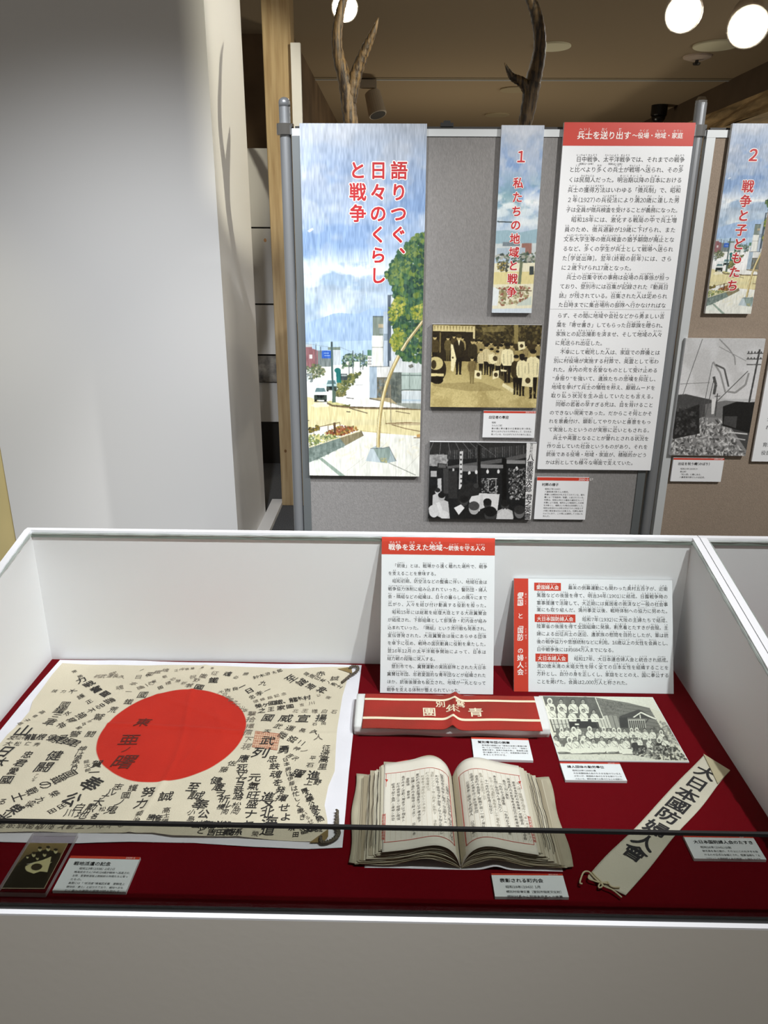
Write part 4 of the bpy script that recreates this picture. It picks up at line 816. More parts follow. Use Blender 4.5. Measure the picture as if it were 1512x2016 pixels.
M, h = lean(0.378, 1.2275, 1.3135, 0.945, 0.004); w = 0.300
o = board('text_panel', 'wide white text panel with red left strip propped in the case corner', 'text panel', w, h, t, M)
strip(o, 'red_strip', RED, -w/2, -w/2+0.0272, 0, h, t+0.0002)
k = Ink(); V = lambda zy: h*(1-(zy-88)/952)
for ch, zy, big in (('﹁', 200, 0.0115), ('愛', 236, 0.0124), ('国', 291, 0.0120), ('﹂', 326, 0.0115), ('と', 405, 0.0115), ('﹁', 484, 0.0115), ('国', 527, 0.0120), ('防', 582, 0.0124), ('﹂', 620, 0.0115), ('の', 698, 0.0115), ('婦', 757, 0.0126), ('人', 817, 0.0126), ('会', 876, 0.0126)):
    k.put(ch, -w/2+0.0122, V(zy), big, off=0.022 if ch not in 'との' else 0.016)
for r, y in (('あい', 0.86), ('こく', 0.80), ('こく', 0.55), ('ぼう', 0.495), ('ふ', 0.30), ('じん', 0.25), ('かい', 0.187)):
    for q, ch in enumerate(r): k.put(ch, -w/2+0.0225, h*y-q*0.0052, 0.0042)
k.build('heading', WHITEINK, o, face(t+0.0004))
T3 = [('愛国婦人会', 'あいこくふじんかい', 250, 478, 538, '[幕末|ばくまつ]の[倒幕運動|とうばくうんどう]にも[関|かか]わった[奥村五百子|おくむらいおこ]が、[近衛|このえ]'), '[篤麿|あつまろ]などの[後援|こうえん]を[得|え]て、[明治|めいじ]34[年|ねん](1901)に[結成|けっせい]。[日露戦争時|にちろせんそうじ]の', '[軍事援護|ぐんじえんご]で[活躍|かつやく]して、[大正期|たいしょうき]には[貧困者|ひんこんしゃ]の[救済|きゅうさい]など[一般|いっぱん]の[社会事|しゃかいじ]', '[業|ぎょう]にも[取|と]り[組|く]んだ。[満州事変以後|まんしゅうじへんいご]、[戦時体制|せんじたいせい]への[協力|きょうりょく]に[努|つと]めた。',
      ('大日本国防婦人会', 'だいにほんこくぼうふじんかい', 254, 600, 655, '[昭和|しょうわ]7[年|ねん](1932)に[大阪|おおさか]の[主婦|しゅふ]たちで[結成|けっせい]、'), '[陸軍省|りくぐんしょう]の[後援|こうえん]を[得|え]て[全国組織|ぜんこくそしき]に[発展|はってん]。[割烹着|かっぽうぎ]とたすきが[会服|かいふく]。[主|しゅ]', '[婦|ふ]による[出征兵士|しゅっせいへいし]の[送迎|そうげい]、[遺家族|いかぞく]の[慰問|いもん]を[目的|もくてき]としたが、[軍|ぐん]は[銃|じゅう]', '[後|ご]の[戦争協力|せんそうきょうりょく]や[思想統制|しそうとうせい]などに[利用|りよう]。16[歳以上|さいいじょう]の[女性|じょせい]を[会員|かいいん]とし、', '[日中戦争後|にっちゅうせんそうご]には[約|やく]684[万人|まんにん]までになる。',
      ('大日本婦人会', 'だいにほんふじんかい', 260, 535, 585, '[昭和|しょうわ]17[年|ねん]、[大日本連合婦人会|だいにほんれんごうふじんかい]と[統合|とうごう]され[結成|けっせい]。'), '[満|まん]20[歳未満|さいみまん]の[未婚女性|みこんじょせい]を[除|のぞ]く[全|すべ]ての[日本女性|にほんじょせい]を[組織|そしき]することを', '[方針|ほうしん]とし、[自分|じぶん]の[身|み]を[正|ただ]しくし、[家庭|かてい]をととのえ、[国|くに]に[奉公|ほうこう]する', 'ことを[掲|かか]げた。[会員|かいいん]は2,000[万人|まんにん]と[称|しょう]された。']
k = Ink(); U = lambda zx: -w/2 + (zx-78)/1345*w
for i, (l, fy) in enumerate(zip(T3, [157, 228, 293, 351, 424, 491, 555, 621, 686, 757, 826, 890, 957])):
    y = h*(1-(fy-88)/955)
    if isinstance(l, tuple):
        tg = strip(o, 'heading_tag', RED, U(l[2]), U(l[3]), y-0.0072, y+0.0078, t+0.0002); kt = Ink()
        kt.line('[%s|%s]' % (l[0], l[1]), U(l[2])+0.004, y-0.001, (U(l[3])-U(l[2])-0.008)/len(l[0]), off=0.018); kt.build('lettering', WHITEINK, tg, face(t+0.0004)); k.line(l[5], U(l[4]), y-0.001, 0.0085, width=U(1385)-U(l[4]), fit=0.75)
    else: k.line(l, U(270), y, 0.0085, width=U(1385)-U(270), fit=0.9)
k.build('lettering', BLACK, o, face(t+0.0003))

# ------------------------------------------------------------------ tissue and signed flag
def view(x0, y0, k): return lambda zx, zy, z=0.7535: onz(x0+zx/k, y0+zy/k, z)
F1, F2 = view(0, 1280, 3.98), view(340, 1280, 3.98)
def along(pts, t):
    P = np.array([q[:2] for q in pts], float); s = np.r_[0, np.cumsum(np.linalg.norm(np.diff(P, axis=0), axis=1))]; s = s/s[-1]
    return np.array([np.interp(t, s, P[:, 0]), np.interp(t, s, P[:, 1])])
def patch(name, L, R, T, Bm, zf, M, loc, nu=90, nv=70, thick=0.0, parent=None):
    """cloth patch between four edge curves (left and right run back to front, back and front run left to right)"""
    def fn(u, v):
        l, r, tt, b = along(L, v), along(R, v), along(T, u), along(Bm, u)
        c = (1-v)*tt+v*b+(1-u)*l+u*r-((1-u)*(1-v)*along(T, 0)+u*(1-v)*along(T, 1)+(1-u)*v*along(Bm, 0)+u*v*along(Bm, 1))
        return (c[0], c[1], zf(c[0], c[1], u, v))
    o = B().grid(lambda u, v: fn(u, 1-v), nu, nv).mk(name, M, loc=loc, parent=parent, smooth=True)
    if thick: s = o.modifiers.new('thickness', 'SOLIDIFY'); s.thickness = thick; s.offset = -1
    return o
P = lambda *a: [onz(x, y, 0.752) for x, y in a]
ztis = lambda x, y, u, v: 0.7512 + 0.0005*(math.sin(31*x+9*y)+math.sin(23*y-17*x)*0.6) + 0.0004
TIS = mat('tissue_paper', (232, 228, 236), 0.8, var=0.05, vscale=18, bump=0.35, bscale=50)
tis = patch('tissue_sheet', [(-0.672, 1.316), (-0.676, 1.18), (-0.677, 1.0), (-0.668, 0.835)], P((712, 1309), (700, 1400), (687, 1520), (674, 1668)), [(-0.672, 1.316), (-0.5, 1.3155), (-0.3, 1.3125), (-0.15, 1.3125)] + P((712, 1309)),
            [(-0.668, 0.835), (-0.6, 0.838)] + P((0, 1657), (153, 1660), (260, 1657), (380, 1658), (498, 1667), (600, 1671), (674, 1668)), ztis, TIS, (-0.37, 1.07, 0.75), 60, 50)
tag(tis, 'white tissue sheet spread on the velvet under the signed flag', 'paper sheet')

CX, CY = -0.377, 1.083
def zflag(x, y, u=0, v=0):
    z = 0.7545 + 0.0007*math.sin(19*x+7*y+1) + 0.0006*math.sin(27*y-13*x) + 0.0004*math.sin(61*x+20*y)*math.sin(13*y)
    z += 0.0020*math.exp(-((y-1.092-0.01*math.sin(9*x))/0.005)**2) + 0.0018*math.exp(-((x+0.365-0.012*math.sin(14*y))/0.005)**2) + 0.0008*math.exp(-((y-0.915)/0.004)**2)
    z += 0.0010*math.exp(-(((x+0.45)*0.5+(y-1.2)*0.9)/0.006)**2)*(x > -0.6) + 0.0009*math.exp(-(((x+0.12)*0.8-(y-1.0)*0.5)/0.006)**2) + 0.0012*math.exp(-(((x+0.30)*0.9+(y-1.10)*0.35)/0.004)**2-((y-1.11)/0.05)**2) + 0.0010*math.exp(-(((x+0.33)*0.95-(y-1.03)*0.3)/0.004)**2-((y-1.03)/0.05)**2) + 0.0007*math.sin(5+33*x+17*y)*math.sin(11*x)
    return z
CLOTH = mat('flag_cloth', (216, 204, 182), 0.9, var=0.10, vscale=7, bump=0.35, bscale=420)
def disc_node():
    nt = CLOTH.node_tree; N = nt.nodes; L = nt.links; bs = N['Principled BSDF']
    tc = N.new('ShaderNodeTexCoord'); mp = N.new('ShaderNodeMapping'); mp.inputs['Scale'].default_value = (1/0.1235, 1/0.129, 0)
    L.new(tc.outputs['Object'], mp.inputs[0])
    ns = N.new('ShaderNodeTexNoise'); ns.inputs['Scale'].default_value = 9; L.new(tc.outputs['Object'], ns.inputs['Vector'])
    ln = N.new('ShaderNodeVectorMath'); ln.operation = 'LENGTH'; L.new(mp.outputs[0], ln.inputs[0])
    ad = N.new('ShaderNodeMath'); ad.operation = 'MULTIPLY_ADD'; ad.inputs[1].default_value = 0.07; L.new(ns.outputs[0], ad.inputs[0]); L.new(ln.outputs['Value'], ad.inputs[2])
    cr = N.new('ShaderNodeValToRGB'); cr.color_ramp.elements[0].position = 1.025*0.5+0.0; cr.color_ramp.elements[1].position = 0.519
    hf = N.new('ShaderNodeMath'); hf.operation = 'MULTIPLY'; hf.inputs[1].default_value = 0.5; L.new(ad.outputs[0], hf.inputs[0]); L.new(hf.outputs[0], cr.inputs[0])
    rn = N.new('ShaderNodeTexNoise'); rn.inputs['Scale'].default_value = 14; L.new(tc.outputs['Object'], rn.inputs['Vector'])
    rr = N.new('ShaderNodeValToRGB'); rr.color_ramp.elements[0].color = (*lin((182, 28, 10)), 1); rr.color_ramp.elements[1].color = (*lin((202, 38, 16)), 1); L.new(rn.outputs[0], rr.inputs[0])
    old = bs.inputs['Base Color'].links[0].from_socket; mx = N.new('ShaderNodeMixRGB'); L.new(cr.outputs[0], mx.inputs[0]); L.new(rr.outputs[0], mx.inputs[1]); L.new(old, mx.inputs[2]); L.new(mx.outputs[0], bs.inputs['Base Color'])
disc_node()
flagL = P((123, 1307.6), (103, 1330), (83, 1358), (65, 1383), (59, 1403), (38, 1428), (15, 1448), (0, 1466)) + [(-0.657, 0.98, 0), (-0.655, 0.90, 0), (-0.652, 0.858, 0)]
flagR = P((692, 1315), (684, 1340), (674, 1375), (664, 1436), (661.6, 1466), (659, 1521), (646.5, 1551), (639, 1589), (644, 1614), (646.5, 1639), (639, 1657))
flagT = P((123, 1307.6), (240, 1311), (380, 1312.6), (470, 1314), (556, 1317.7), (640, 1316), (692, 1315))
flagB = [(-0.652, 0.858, 0)] + P((0, 1640.5), (100, 1639), (213, 1642), (301, 1643), (340, 1649), (466, 1650.6), (540, 1655), (609, 1658), (639, 1657))
flg = patch('signed_flag', flagL, flagR, flagT, flagB, zflag, CLOTH, (CX, CY, 0.7545), 200, 160, 0.0)
tag(flg, 'old cream flag with red sun disc covered in brush signatures on white tissue', 'flag')
INKB = mat('brush_ink', (48, 45, 44), 0.85, var=0.5, vscale=40, rgb2=(30, 28, 28)); INKG = mat('faded_ink', (118, 108, 98), 0.85, var=0.4, vscale=40); INKR = mat('ink_on_red', (92, 26, 16), 0.85)
kb, kg, kr, kp = Ink(), Ink(), Ink(), Ink(); jr = random.Random(7)
def write(K, V, text, a, b, em, mode='v', off=0.012):
    """brush writing between two points of a zoomed view: v = column, h = row"""
    p0, p1 = V(*a)[:2], V(*b)[:2]; d = p1-p0; l = np.linalg.norm(d) or 1; d = d/l; n = len(text)
    for i, ch in enumerate(text):
        c = p0+(p1-p0)*(i/max(n-1, 1)); a_ = jr.uniform(-0.10, 0.10); up = -d if mode == 'v' else np.array([-d[1], d[0]])
        if mode == 'u': up = np.array([0, 1.0])
        if mode == 'i': up = np.array([0, -1.0])
        ca, sa = math.cos(a_), math.sin(a_); up = np.array([up[0]*ca-up[1]*sa, up[0]*sa+up[1]*ca]); rt = (up[1], -up[0])
        K.put(ch, c[0]+jr.uniform(-1, 1)*em*0.05, c[1]+jr.uniform(-1, 1)*em*0.05, em*0.78*jr.uniform(0.9, 1.12), rt, tuple(up), off=off*0.7, sx=jr.uniform(0.85, 1.12), res=2, shear=jr.uniform(-0.05, 0.22))
mm = 0.001
for K, V, items in ((kb, F1, [
    ('常勝', (585, 170), (630, 205), 15, 'v'), ('力戦奮闘', (635, 235), (825, 350), 28, 'v', 0.03), ('大護正', (570, 325), (700, 412), 19, 'v'), ('技力', (432, 325), (500, 330), 13, 'u'), ('一死報國', (1110, 160), (1260, 300), 14, 'v'),
    ('國鐵荒鷲', (1115, 360), (770, 530), 25, 'u'), ('盡忠不撓精神', (865, 405), (485, 592), 22, 'v'), ('國鐵三車', (515, 430), (395, 575), 23, 'v'), ('吉次', (470, 490), (530, 500), 15, 'v'), ('佐々屋', (700, 565), (620, 610), 11, 'v'),
    ('山', (190, 635), (190, 636), 36, 'u', 0.03), ('龍根保ヲ', (245, 685), (490, 685), 21, 'h', 0.02), ('ノ原君ヲ國君', (410, 690), (590, 730), 24, 'h'), ('警闘', (590, 660), (710, 660), 22, 'u'), ('高橋子郎', (330, 495), (160, 590), 12, 'v'), ('友仙花', (95, 690), (200, 690), 16, 'h'), ('大松仁秀', (70, 735), (290, 740), 15, 'h'),
    ('日', (30, 800), (30, 801), 36, 'u', 0.03), ('大', (5, 880), (5, 881), 30, 'u', 0.02), ('忠君愛國', (222, 825), (55, 1022), 26, 'u', 0.018), ('健闘', (430, 830), (340, 920), 32, 'u', 0.012), ('アンキ', (290, 985), (265, 1030), 9, 'v'),
    ('神は愛なり', (640, 780), (580, 935), 20, 'v'), ('國鐵の戰士', (555, 975), (145, 1160), 26, 'v'), ('奉公', (725, 1055), (575, 1170), 40, 'v', 0.03), ('賀一', (765, 900), (735, 965), 22, 'v', 0.015), ('龍次郎', (680, 880), (690, 945), 12, 'v'), ('白勲', (620, 1225), (720, 1232), 22, 'h'),
    ('志ルナ大', (925, 1080), (770, 1190), 21, 'u'), ('護國ノ鬼', (1040, 1090), (880, 1255), 21, 'u'), ('松', (800, 1250), (800, 1251), 13, 'u'), ('努力', (1165, 1120), (1115, 1210), 28, 'u', 0.018), ('誠', (1305, 1155), (1305, 1156), 30, 'u', 0.012), ('高士勝', (1310, 1262), (1295, 1350), 15, 'v'), ('榮九', (430, 1130), (320, 1185), 19, 'v'), ('出田', (490, 1220), (405, 1265), 18, 'v'), ('梁', (240, 1215), (240, 1216), 22, 'u'),
    ('川地', (540, 1275), (640, 1290), 24, 'u'), ('名', (745, 1298), (745, 1299), 15, 'u', 0.02), ('榮光', (130, 1250), (30, 1320), 28, 'v', 0.02), ('る', (25, 1195), (25, 1196), 18, 'u'), ('菊治', (1095, 1290), (1075, 1345), 15, 'v'), ('勝彦', (1185, 1315), (1240, 1330), 18, 'u', 0.02), ('大和', (575, 1045), (540, 1050), 1, 'u')]),
    (kg, F1, [('祈武運長久', (760, 205), (960, 215), 17, 'u'), ('武魂', (890, 190), (940, 300), 19, 'v'), ('日本一', (1090, 215), (1010, 335), 18, 'v'), ('國鐵魂', (1180, 190), (1300, 165), 17, 'u'), ('心一億', (1190, 265), (1110, 300), 18, 'v'), ('敬禮', (1290, 215), (1320, 265), 15, 'v'), ('必勝祈念', (1355, 235), (1480, 285), 15, 'u'), ('正行會社', (1380, 170), (1510, 150), 11, 'h'),
              ('のよかくて禮と別間恩結波尹', (950, 1378), (10, 1378), 18, 'i'), ('くしっそんを', (780, 1355), (300, 1400), 9, 'i')]),
    (kr, F1, [('東', (1130, 575), (1130, 576), 37, 'u', 0.018), ('亜', (1025, 710), (1025, 711), 42, 'u', 0.018), ('ノ', (985, 790), (985, 791), 20, 'u', 0.018), ('曙', (960, 890), (960, 891), 50, 'u', 0.018)]),
    (kb, F2, [('國鐵魂', (210, 300), (435, 190), 24, 'u', 0.02), ('必勝', (495, 215), (575, 190), 14, 'u'), ('鈴木治太郎', (650, 215), (840, 165), 15, 'h'), ('一日', (550, 285), (600, 320), 24, 'v', 0.02), ('九', (705, 260), (705, 261), 24, 'u'), ('忠孝一', (620, 370), (740, 315), 19, 'h'), ('吉良', (430, 315), (490, 305), 15, 'h'), ('至誠通神', (930, 220), (1165, 320), 28, 'v', 0.012), ('赤誠', (1160, 190), (1275, 228), 22, 'u'), ('躍進日本ノ勇士', (1050, 190), (1305, 295), 16, 'v'),
              ('榮ヶ國鐵、龍木村', (670, 440), (1050, 375), 20, 'h', 0.015), ('之王家國', (700, 480), (920, 448), 19, 'h', 0.015), ('國威宣揚', (750, 540), (1165, 540), 29, 'h', 0.012), ('石岡', (1115, 585), (1185, 580), 12, 'h'), ('武運長久', (830, 605), (1110, 650), 19, 'h'), ('武', (745, 715), (745, 716), 28, 'u', 0.02), ('天', (740, 645), (740, 646), 18, 'u'), ('勇', (870, 785), (870, 786), 25, 'u', 0.02), ('列', (690, 800), (690, 801), 36, 'u', 0.02), ('躍路ニ', (865, 675), (1005, 725), 21, 'v'), ('神ノ', (975, 775), (1030, 795), 15, 'h'), ('吉沢', (920, 830), (965, 850), 15, 'h'),
              ('應', (555, 850), (555, 851), 26, 'u', 0.02), ('死守セヨ鉄路', (545, 920), (515, 1155), 23, 'u', 0.01), ('松岡', (500, 1225), (492, 1275), 17, 'u'), ('元氣旺盛ナヤ', (650, 995), (598, 1375), 24, 'u', 0.012), ('進メ北海道', (745, 1155), (755, 1415), 29, 'u', 0.012), ('忠鉄魂を発揮せよ', (785, 855), (890, 1310), 22, 'u', 0.012), ('条田', (940, 1395), (962, 1445), 14, 'u', 0.02), ('至誠奉公', (165, 1080), (250, 1295), 27, 'u', 0.012), ('小島', (150, 1278), (150, 1335), 16, 'u'), ('健康ヲ祈ル', (340, 1030), (425, 1220), 22, 'u', 0.012), ('橋向', (380, 1238), (410, 1275), 17, 'u', 0.012),
              ('佐藤', (465, 890), (405, 940), 17, 'u'), ('征途萬里', (1200, 772), (1172, 920), 22, 'u'), ('平石', (1097, 855), (1080, 905), 15, 'u'), ('躍進', (980, 975), (1105, 990), 29, 'h', 0.018), ('上野', (1065, 1045), (1140, 1047), 18, 'h', 0.012), ('厚み奉公家を熱', (1040, 1110), (1150, 1330), 16, 'v', 0.02), ('日本男は伊藤は忙しく働き', (880, 860), (1015, 1310), 15, 'v'), ('山崎龍彦治郎', (190, 1380), (420, 1380), 20, 'h', 0.02), ('吉田義孫', (310, 1435), (510, 1440), 19, 'h', 0.02), ('彰ん範', (1030, 1420), (1090, 1400), 18, 'v'), ('と', (220, 1430), (220, 1431), 18, 'u'), ('誠', (1150, 1410), (1150, 1411), 18, 'u')]),
    (kg, F2, [('撃拾擇撫下現', (620, 500), (580, 760), 22, 'u'), ('大日本國之仁山本', (380, 330), (570, 475), 15, 'u'), ('祝出征', (160, 220), (330, 190), 18, 'u'), ('石濱廣香', (80, 155), (310, 150), 10, 'h'), ('狩野國', (140, 285), (240, 215), 17, 'u'), ('張鐵路記念', (650, 405), (870, 345), 13, 'h'), ('北王様白石', (965, 480), (1265, 490), 16, 'h'), ('吉川', (1010, 435), (1090, 420), 13, 'h'), ('心遠', (1140, 360), (1220, 380), 12, 'v'), ('人', (1140, 690), (1140, 691), 18, 'u'), ('榮', (650, 1445), (650, 1446), 15, 'u'), ('をいるせ', (1010, 1260), (1080, 1350), 12, 'v')])):
    for it in items: write(K, V, it[0], it[1], it[2], it[3]*mm, it[4], it[5] if len(it) > 5 else 0.004)
on_flag = lambda e: (lambda a, b: (a, b, zflag(a, b)+e))
kb.build('brush_lettering', INKB, flg, on_flag(0.0011), True); kg.build('faded_lettering', INKG, flg, on_flag(0.0008), True); kr.build('disc_lettering', INKR, flg, on_flag(0.0009), True)
c = [F2(*q)[:2] for q in ((650, 652), (842, 668), (818, 785), (622, 760))]; lp = lambda u, v: (1-v)*((1-u)*c[0]+u*c[1])+v*((1-u)*c[3]+u*c[2])
for i in range(13):
    u = i/12
    for j in range(8): kp.raw([lp(u-0.008, (j+1)/8), lp(u+0.008, (j+1)/8), lp(u+0.008, j/8), lp(u-0.008, j/8)], [(0, 1, 2, 3)])
for v in (0, 1): q = [lp(0, v-0.02), lp(1, v-0.02), lp(1, v+0.02), lp(0, v+0.02)]; kp.raw(q[::-1], [(0, 1, 2, 3)])
for i in range(12):
    for j in range(6): q = lp((i+0.5)/12, (j+0.6)/6.2); kp.put('成田山御守護身代札'[(i*5+j*3) % 9], q[0], q[1], 0.0036)
kp.build('red_seal', mat('seal_ink', (178, 110, 84), 0.85), flg, on_flag(0.0006), True)
kk = Ink()
for i in range(12):
    for j in range(8): kk.raw([lp(i/12, (j+1)/8), lp((i+1)/12, (j+1)/8), lp((i+1)/12, j/8), lp(i/12, j/8)], [(0, 1, 2, 3)])
kk.build('seal_ground', mat('seal_ground', (218, 182, 154), 0.9), flg, on_flag(0.0004), True)
LEATHER = mat('corner_leather', (140, 116, 72), 0.7, var=0.2, vscale=40)
for q in (((1290, 155), (1400, 138), (1408, 192)), ((1070, 1512), (1220, 1408), (1218, 1470), (1180, 1512))):
    w_ = [F2(*a)[:2] for a in q]; mk('corner_patch', [(a[0], a[1], zflag(*a)+0.0012) for a in w_], [tuple(range(len(w_)-1, -1, -1))], LEATHER, flg)
CORD = mat('twisted_cord', (96, 86, 74), 0.9, var=0.5, vscale=300)
def cord(name, pts, r, M, parent, turns=60, n=2, k=10):
    Pp = spline(pts, k); b = B(); m = len(Pp)
    for s in range(n):
        b.tube([(p[0]+r*0.8*math.cos(i/m*turns+s*math.pi*2/n), p[1]+r*0.8*math.sin(i/m*turns+s*math.pi*2/n)*0.7, p[2]+r*0.6*math.sin(i/m*turns+s*math.pi*2/n)) for i, p in enumerate(Pp)], r, 7)
    return b.mk(name, M, parent, smooth=True)
z = 0.7578
cord('cord_loop', [(*F2(*q)[:2], z) for q in ((1385, 155), (1415, 138), (1448, 145), (1450, 170), (1425, 195), (1390, 215), (1350, 250), (1325, 270))], 0.0017, CORD, flg, 50, 2, 12)
for dx in (0, 14): cord('cord_tail', [(*F2(*q)[:2], z) for q in ((1160, 1478), (1165, 1515+dx/3), (1210, 1520), (1262+dx/2, 1495), (1290+dx, 1455), (1278+dx, 1390), (1284+dx/2, 1340), (1292-dx/3, 1272))], 0.0015, CORD, flg, 60, 2, 12)

# ------------------------------------------------------------------ caption cards lying in the case
def fcard(lab, quad, *a, **k):
    c = [onz(x, y, 0.755) for x, y in quad]; bl, br, tl = c[3], c[2], c[0]
    d = br-bl; w = np.linalg.norm(d[:2]); ang = math.atan2(d[1], d[0]); h = (np.linalg.norm((tl-bl)[:2])+np.linalg.norm((c[1]-br)[:2]))/2
    return caption(lab, w, h, frame_of('flat', ((bl[0]+br[0])/2, (bl[1]+br[1])/2, 0.7504), ang), *a, 'caption cards in the case', t=0.0045, **k)
TT = (0.0068, 0.0046, 0.0061, 0.0085)
fcard('caption card beside the small photo in its clear block', [(139.5, 1685), (278, 1687), (247.6, 1756), (103, 1753)], '2329-4', '戦地派遣の記念', ['　昭和13年(1938) 2月1日', '鳴海武文さん(中央)24歳が戦地へ派遣され', 'る際、室蘭鉄道陸上競技部の仲間たちと写っ', 'たもの。', '裏面には「“祝派遣”鳴海武文君　室鉄陸上', '競技部／勇士」と記されており、戦地へおも', 'むく者への激励の感情が読み取れる。'], dense=(0.0072, 0.0045, 0.0061, 0.0085))
fcard('caption card just behind the open book, below the armband', [(930, 1451.7), (1042.5, 1454), (1050, 1497), (933, 1494)], '', '鷲別青年団の腕章', ['青年団の綱領には「青年の友情と愛郷の精', '神」によって団結するという一方で、「我等は', '国家を愛す。忠孝の本義を体し、献身奉公国', '運の進展に尽す」として、忠君愛国の団体で', 'あることがわかる。'], dense=TT)
fcard('caption card in front of the women group photo', [(1101.7, 1500), (1218.7, 1502), (1234.8, 1537), (1113, 1535.5)], '2006-10', '婦人団体の勤労奉仕', ['昭和10年(1935)頃', '大日本国防婦人会のたすきを掛けている人', 'が多いが、愛国婦人会のたすきを掛けている', '人もいる。幌別空港での草刈りなどの活動か。'], dense=(0.0066, 0.0045, 0.0066, 0.0090))
fcard('caption card in front of the open book near the front glass', [(967.4, 1718.8), (1108, 1721), (1120, 1766), (974.6, 1765)], '2011-52-1', '表彰される町内会', ['昭和18年(1943) 1月', '幌別村役場文書［登別市指定文化財］', '幌別村長から胆振支庁長への推薦。'], dense=(0.0072, 0.0050, 0.0078, 0.0105))
fcard('caption card right of the white sash', [(1345.6, 1644.5), (1481.7, 1647), (1509, 1692), (1366.8, 1690)], '3036', '大日本国防婦人会のたすき', ['昭和16年(1941)以前', '割烹着を身に着け、その上にこのたすきを掛', 'けるのが正式な会服とされ、陸軍当局も「エ', 'プロンこそ国防婦人会の精神」と持ち上げた。'], dense=(0.0070, 0.0046, 0.0068, 0.0100))

# small portrait in a clear block
c = [onz(x, y, 0.7585) for x, y in ((52.6, 1638.7), (153, 1638), (89, 1759), (-8, 1757))]
ang = math.atan2(c[2][1]-c[3][1], c[2][0]-c[3][0]); w = np.linalg.norm((c[2]-c[3])[:2]); h = np.linalg.norm((c[0]-c[3])[:2])
M = frame_of('flat', ((c[2][0]+c[3][0])/2, (c[2][1]+c[3][1])/2, 0.7520), ang)
o = B().box(-w/2, w/2, 0, h, 0, 0.007).mk('acrylic_block', ACRYL); o.matrix_world = M; o.data.materials.append(ACRYLEDGE)
for q in (2, 3, 4, 5): o.data.polygons[q].material_index = 1
tag(o, 'clear block lying over a small portrait at the front left of the case', 'photo stand')
PQ = [(56.5, 1653), (136, 1653.6), (86, 1743), (1, 1742.5)]
cc = [onz(x, y, 0.7575) for x, y in PQ]; w2 = np.linalg.norm((cc[2]-cc[3])[:2]); h2 = np.linalg.norm((cc[0]-cc[3])[:2])
p = Pic(PQ, 110, 150, (60, 52, 34), 14); p.view(0, 1600, 5.04)
p.band(0, 0.45, (126, 112, 70), (80, 70, 42)); p.band(0.45, 1, (58, 50, 30), (34, 36, 24)); p.mix(np.clip((p.fbm(4, 5, 4)-0.45)*2, 0, 0.5), (120, 104, 62))
p.poly([(180, 470), (250, 400), (350, 360), (470, 330), (610, 370), (590, 470), (560, 560), (440, 720), (0, 720)], (34, 31, 20)); p.poly([(540, 440), (620, 360), (520, 580), (430, 720)], (46, 40, 26))
for x, y, r in ((400, 330, 24), (484, 325, 26), (560, 350, 26), (336, 384, 26), (446, 382, 25), (272, 408, 17), (372, 420, 20)):
    p.ell(x, y, r*0.72, r*0.95, (200, 184, 134)); p.ell(x+1, y-r*0.62, r*0.82, r*0.5, (36, 31, 20)); p.ell(x+3, y+r*0.0, r*0.5, r*0.13, (110, 96, 62), 0.7); p.ell(x+3, y+r*0.5, r*0.25, r*0.10, (120, 104, 70), 0.7)
p.poly([(250, 500), (330, 462), (420, 440), (515, 402), (500, 470), (470, 560), (400, 552), (330, 575), (262, 550), (245, 525)], (196, 180, 130)); p.ell(362, 508, 58, 34, (52, 46, 30), 1, -0.15); p.line([(470, 470), (515, 462)], 8, (200, 184, 140)); p.line([(262, 480), (330, 470)], 6, (224, 210, 164))
p.grain(12, 60, 90); p.a = np.clip(p.a*1.35+8, 0, 255); img = p.sheet()
o = B().box(-w2/2, w2/2, 0, h2, -0.0004, 0.0002).mk('portrait_photo', mat('photo_paper', (232, 220, 176), 0.5)); a2 = math.atan2(cc[2][1]-cc[3][1], cc[2][0]-cc[3][0])
o.matrix_world = frame_of('flat', ((cc[2][0]+cc[3][0])/2, (cc[2][1]+cc[3][1])/2, 0.7517), a2)
print_on(o, img, w2-0.0016, h2-0.0016, 0.0003, 0.3, y0=0.0008); tag(o, 'small brown portrait of six men holding a flag under the clear block', 'photograph')

# women's group photograph lying flat
WQ = [(1070.6, 1369.5), (1303, 1373), (1357, 1500), (1101, 1496.5)]
c = [onz(x, y, 0.7525) for x, y in WQ]; w = np.linalg.norm((c[2]-c[3])[:2]); h = (c[0][1]+c[1][1]-c[2][1]-c[3][1])/2
o = board('group_photo', 'black and white photo of women in white aprons lying below the wide text panel', 'photograph', w, h, 0.002, frame_of('flat', ((c[2][0]+c[3][0])/2, (c[2][1]+c[3][1])/2, 0.7504), math.atan2(c[2][1]-c[3][1], c[2][0]-c[3][0])))
p = Pic(WQ, 320, 250, (222, 220, 200), 15); p.view(1060, 1350, 4.725); g = lambda v: (v, v, int(v*0.93))
p.poly([(590, 105), (1160, 110), (1220, 250), (1100, 210), (600, 120)], g(226)); p.poly([(590, 108), (900, 160), (1105, 212), (1180, 380), (1180, 420), (600, 420), (640, 300)], g(120))
for i in range(11): p.line([(610+i*6, 140+i*17), (1110+i*8, 215+i*18)], 5, g(84+(i*31) % 60))
p.dabs([(600, 120), (880, 165), (860, 260), (640, 290)], 160, 13, [g(96), g(140), g(110), g(70)], 0.6, 0.3)
p.poly([(800, 290), (1000, 225), (1020, 232), (1160, 320), (1040, 300), (950, 310), (820, 300)], g(62)); p.poly([(935, 300), (1005, 262), (1020, 262), (1110, 310), (1150, 318), (1020, 250), (930, 300)], g(236)); p.line([(940, 300), (1018, 252), (1155, 318)], 11, g(240)); p.poly([(950, 305), (1018, 265), (1130, 316)], g(60)); p.rect(1000, 272, 1010, 310, g(225)); p.line([(1040, 360), (1080, 316)], 10, g(60))
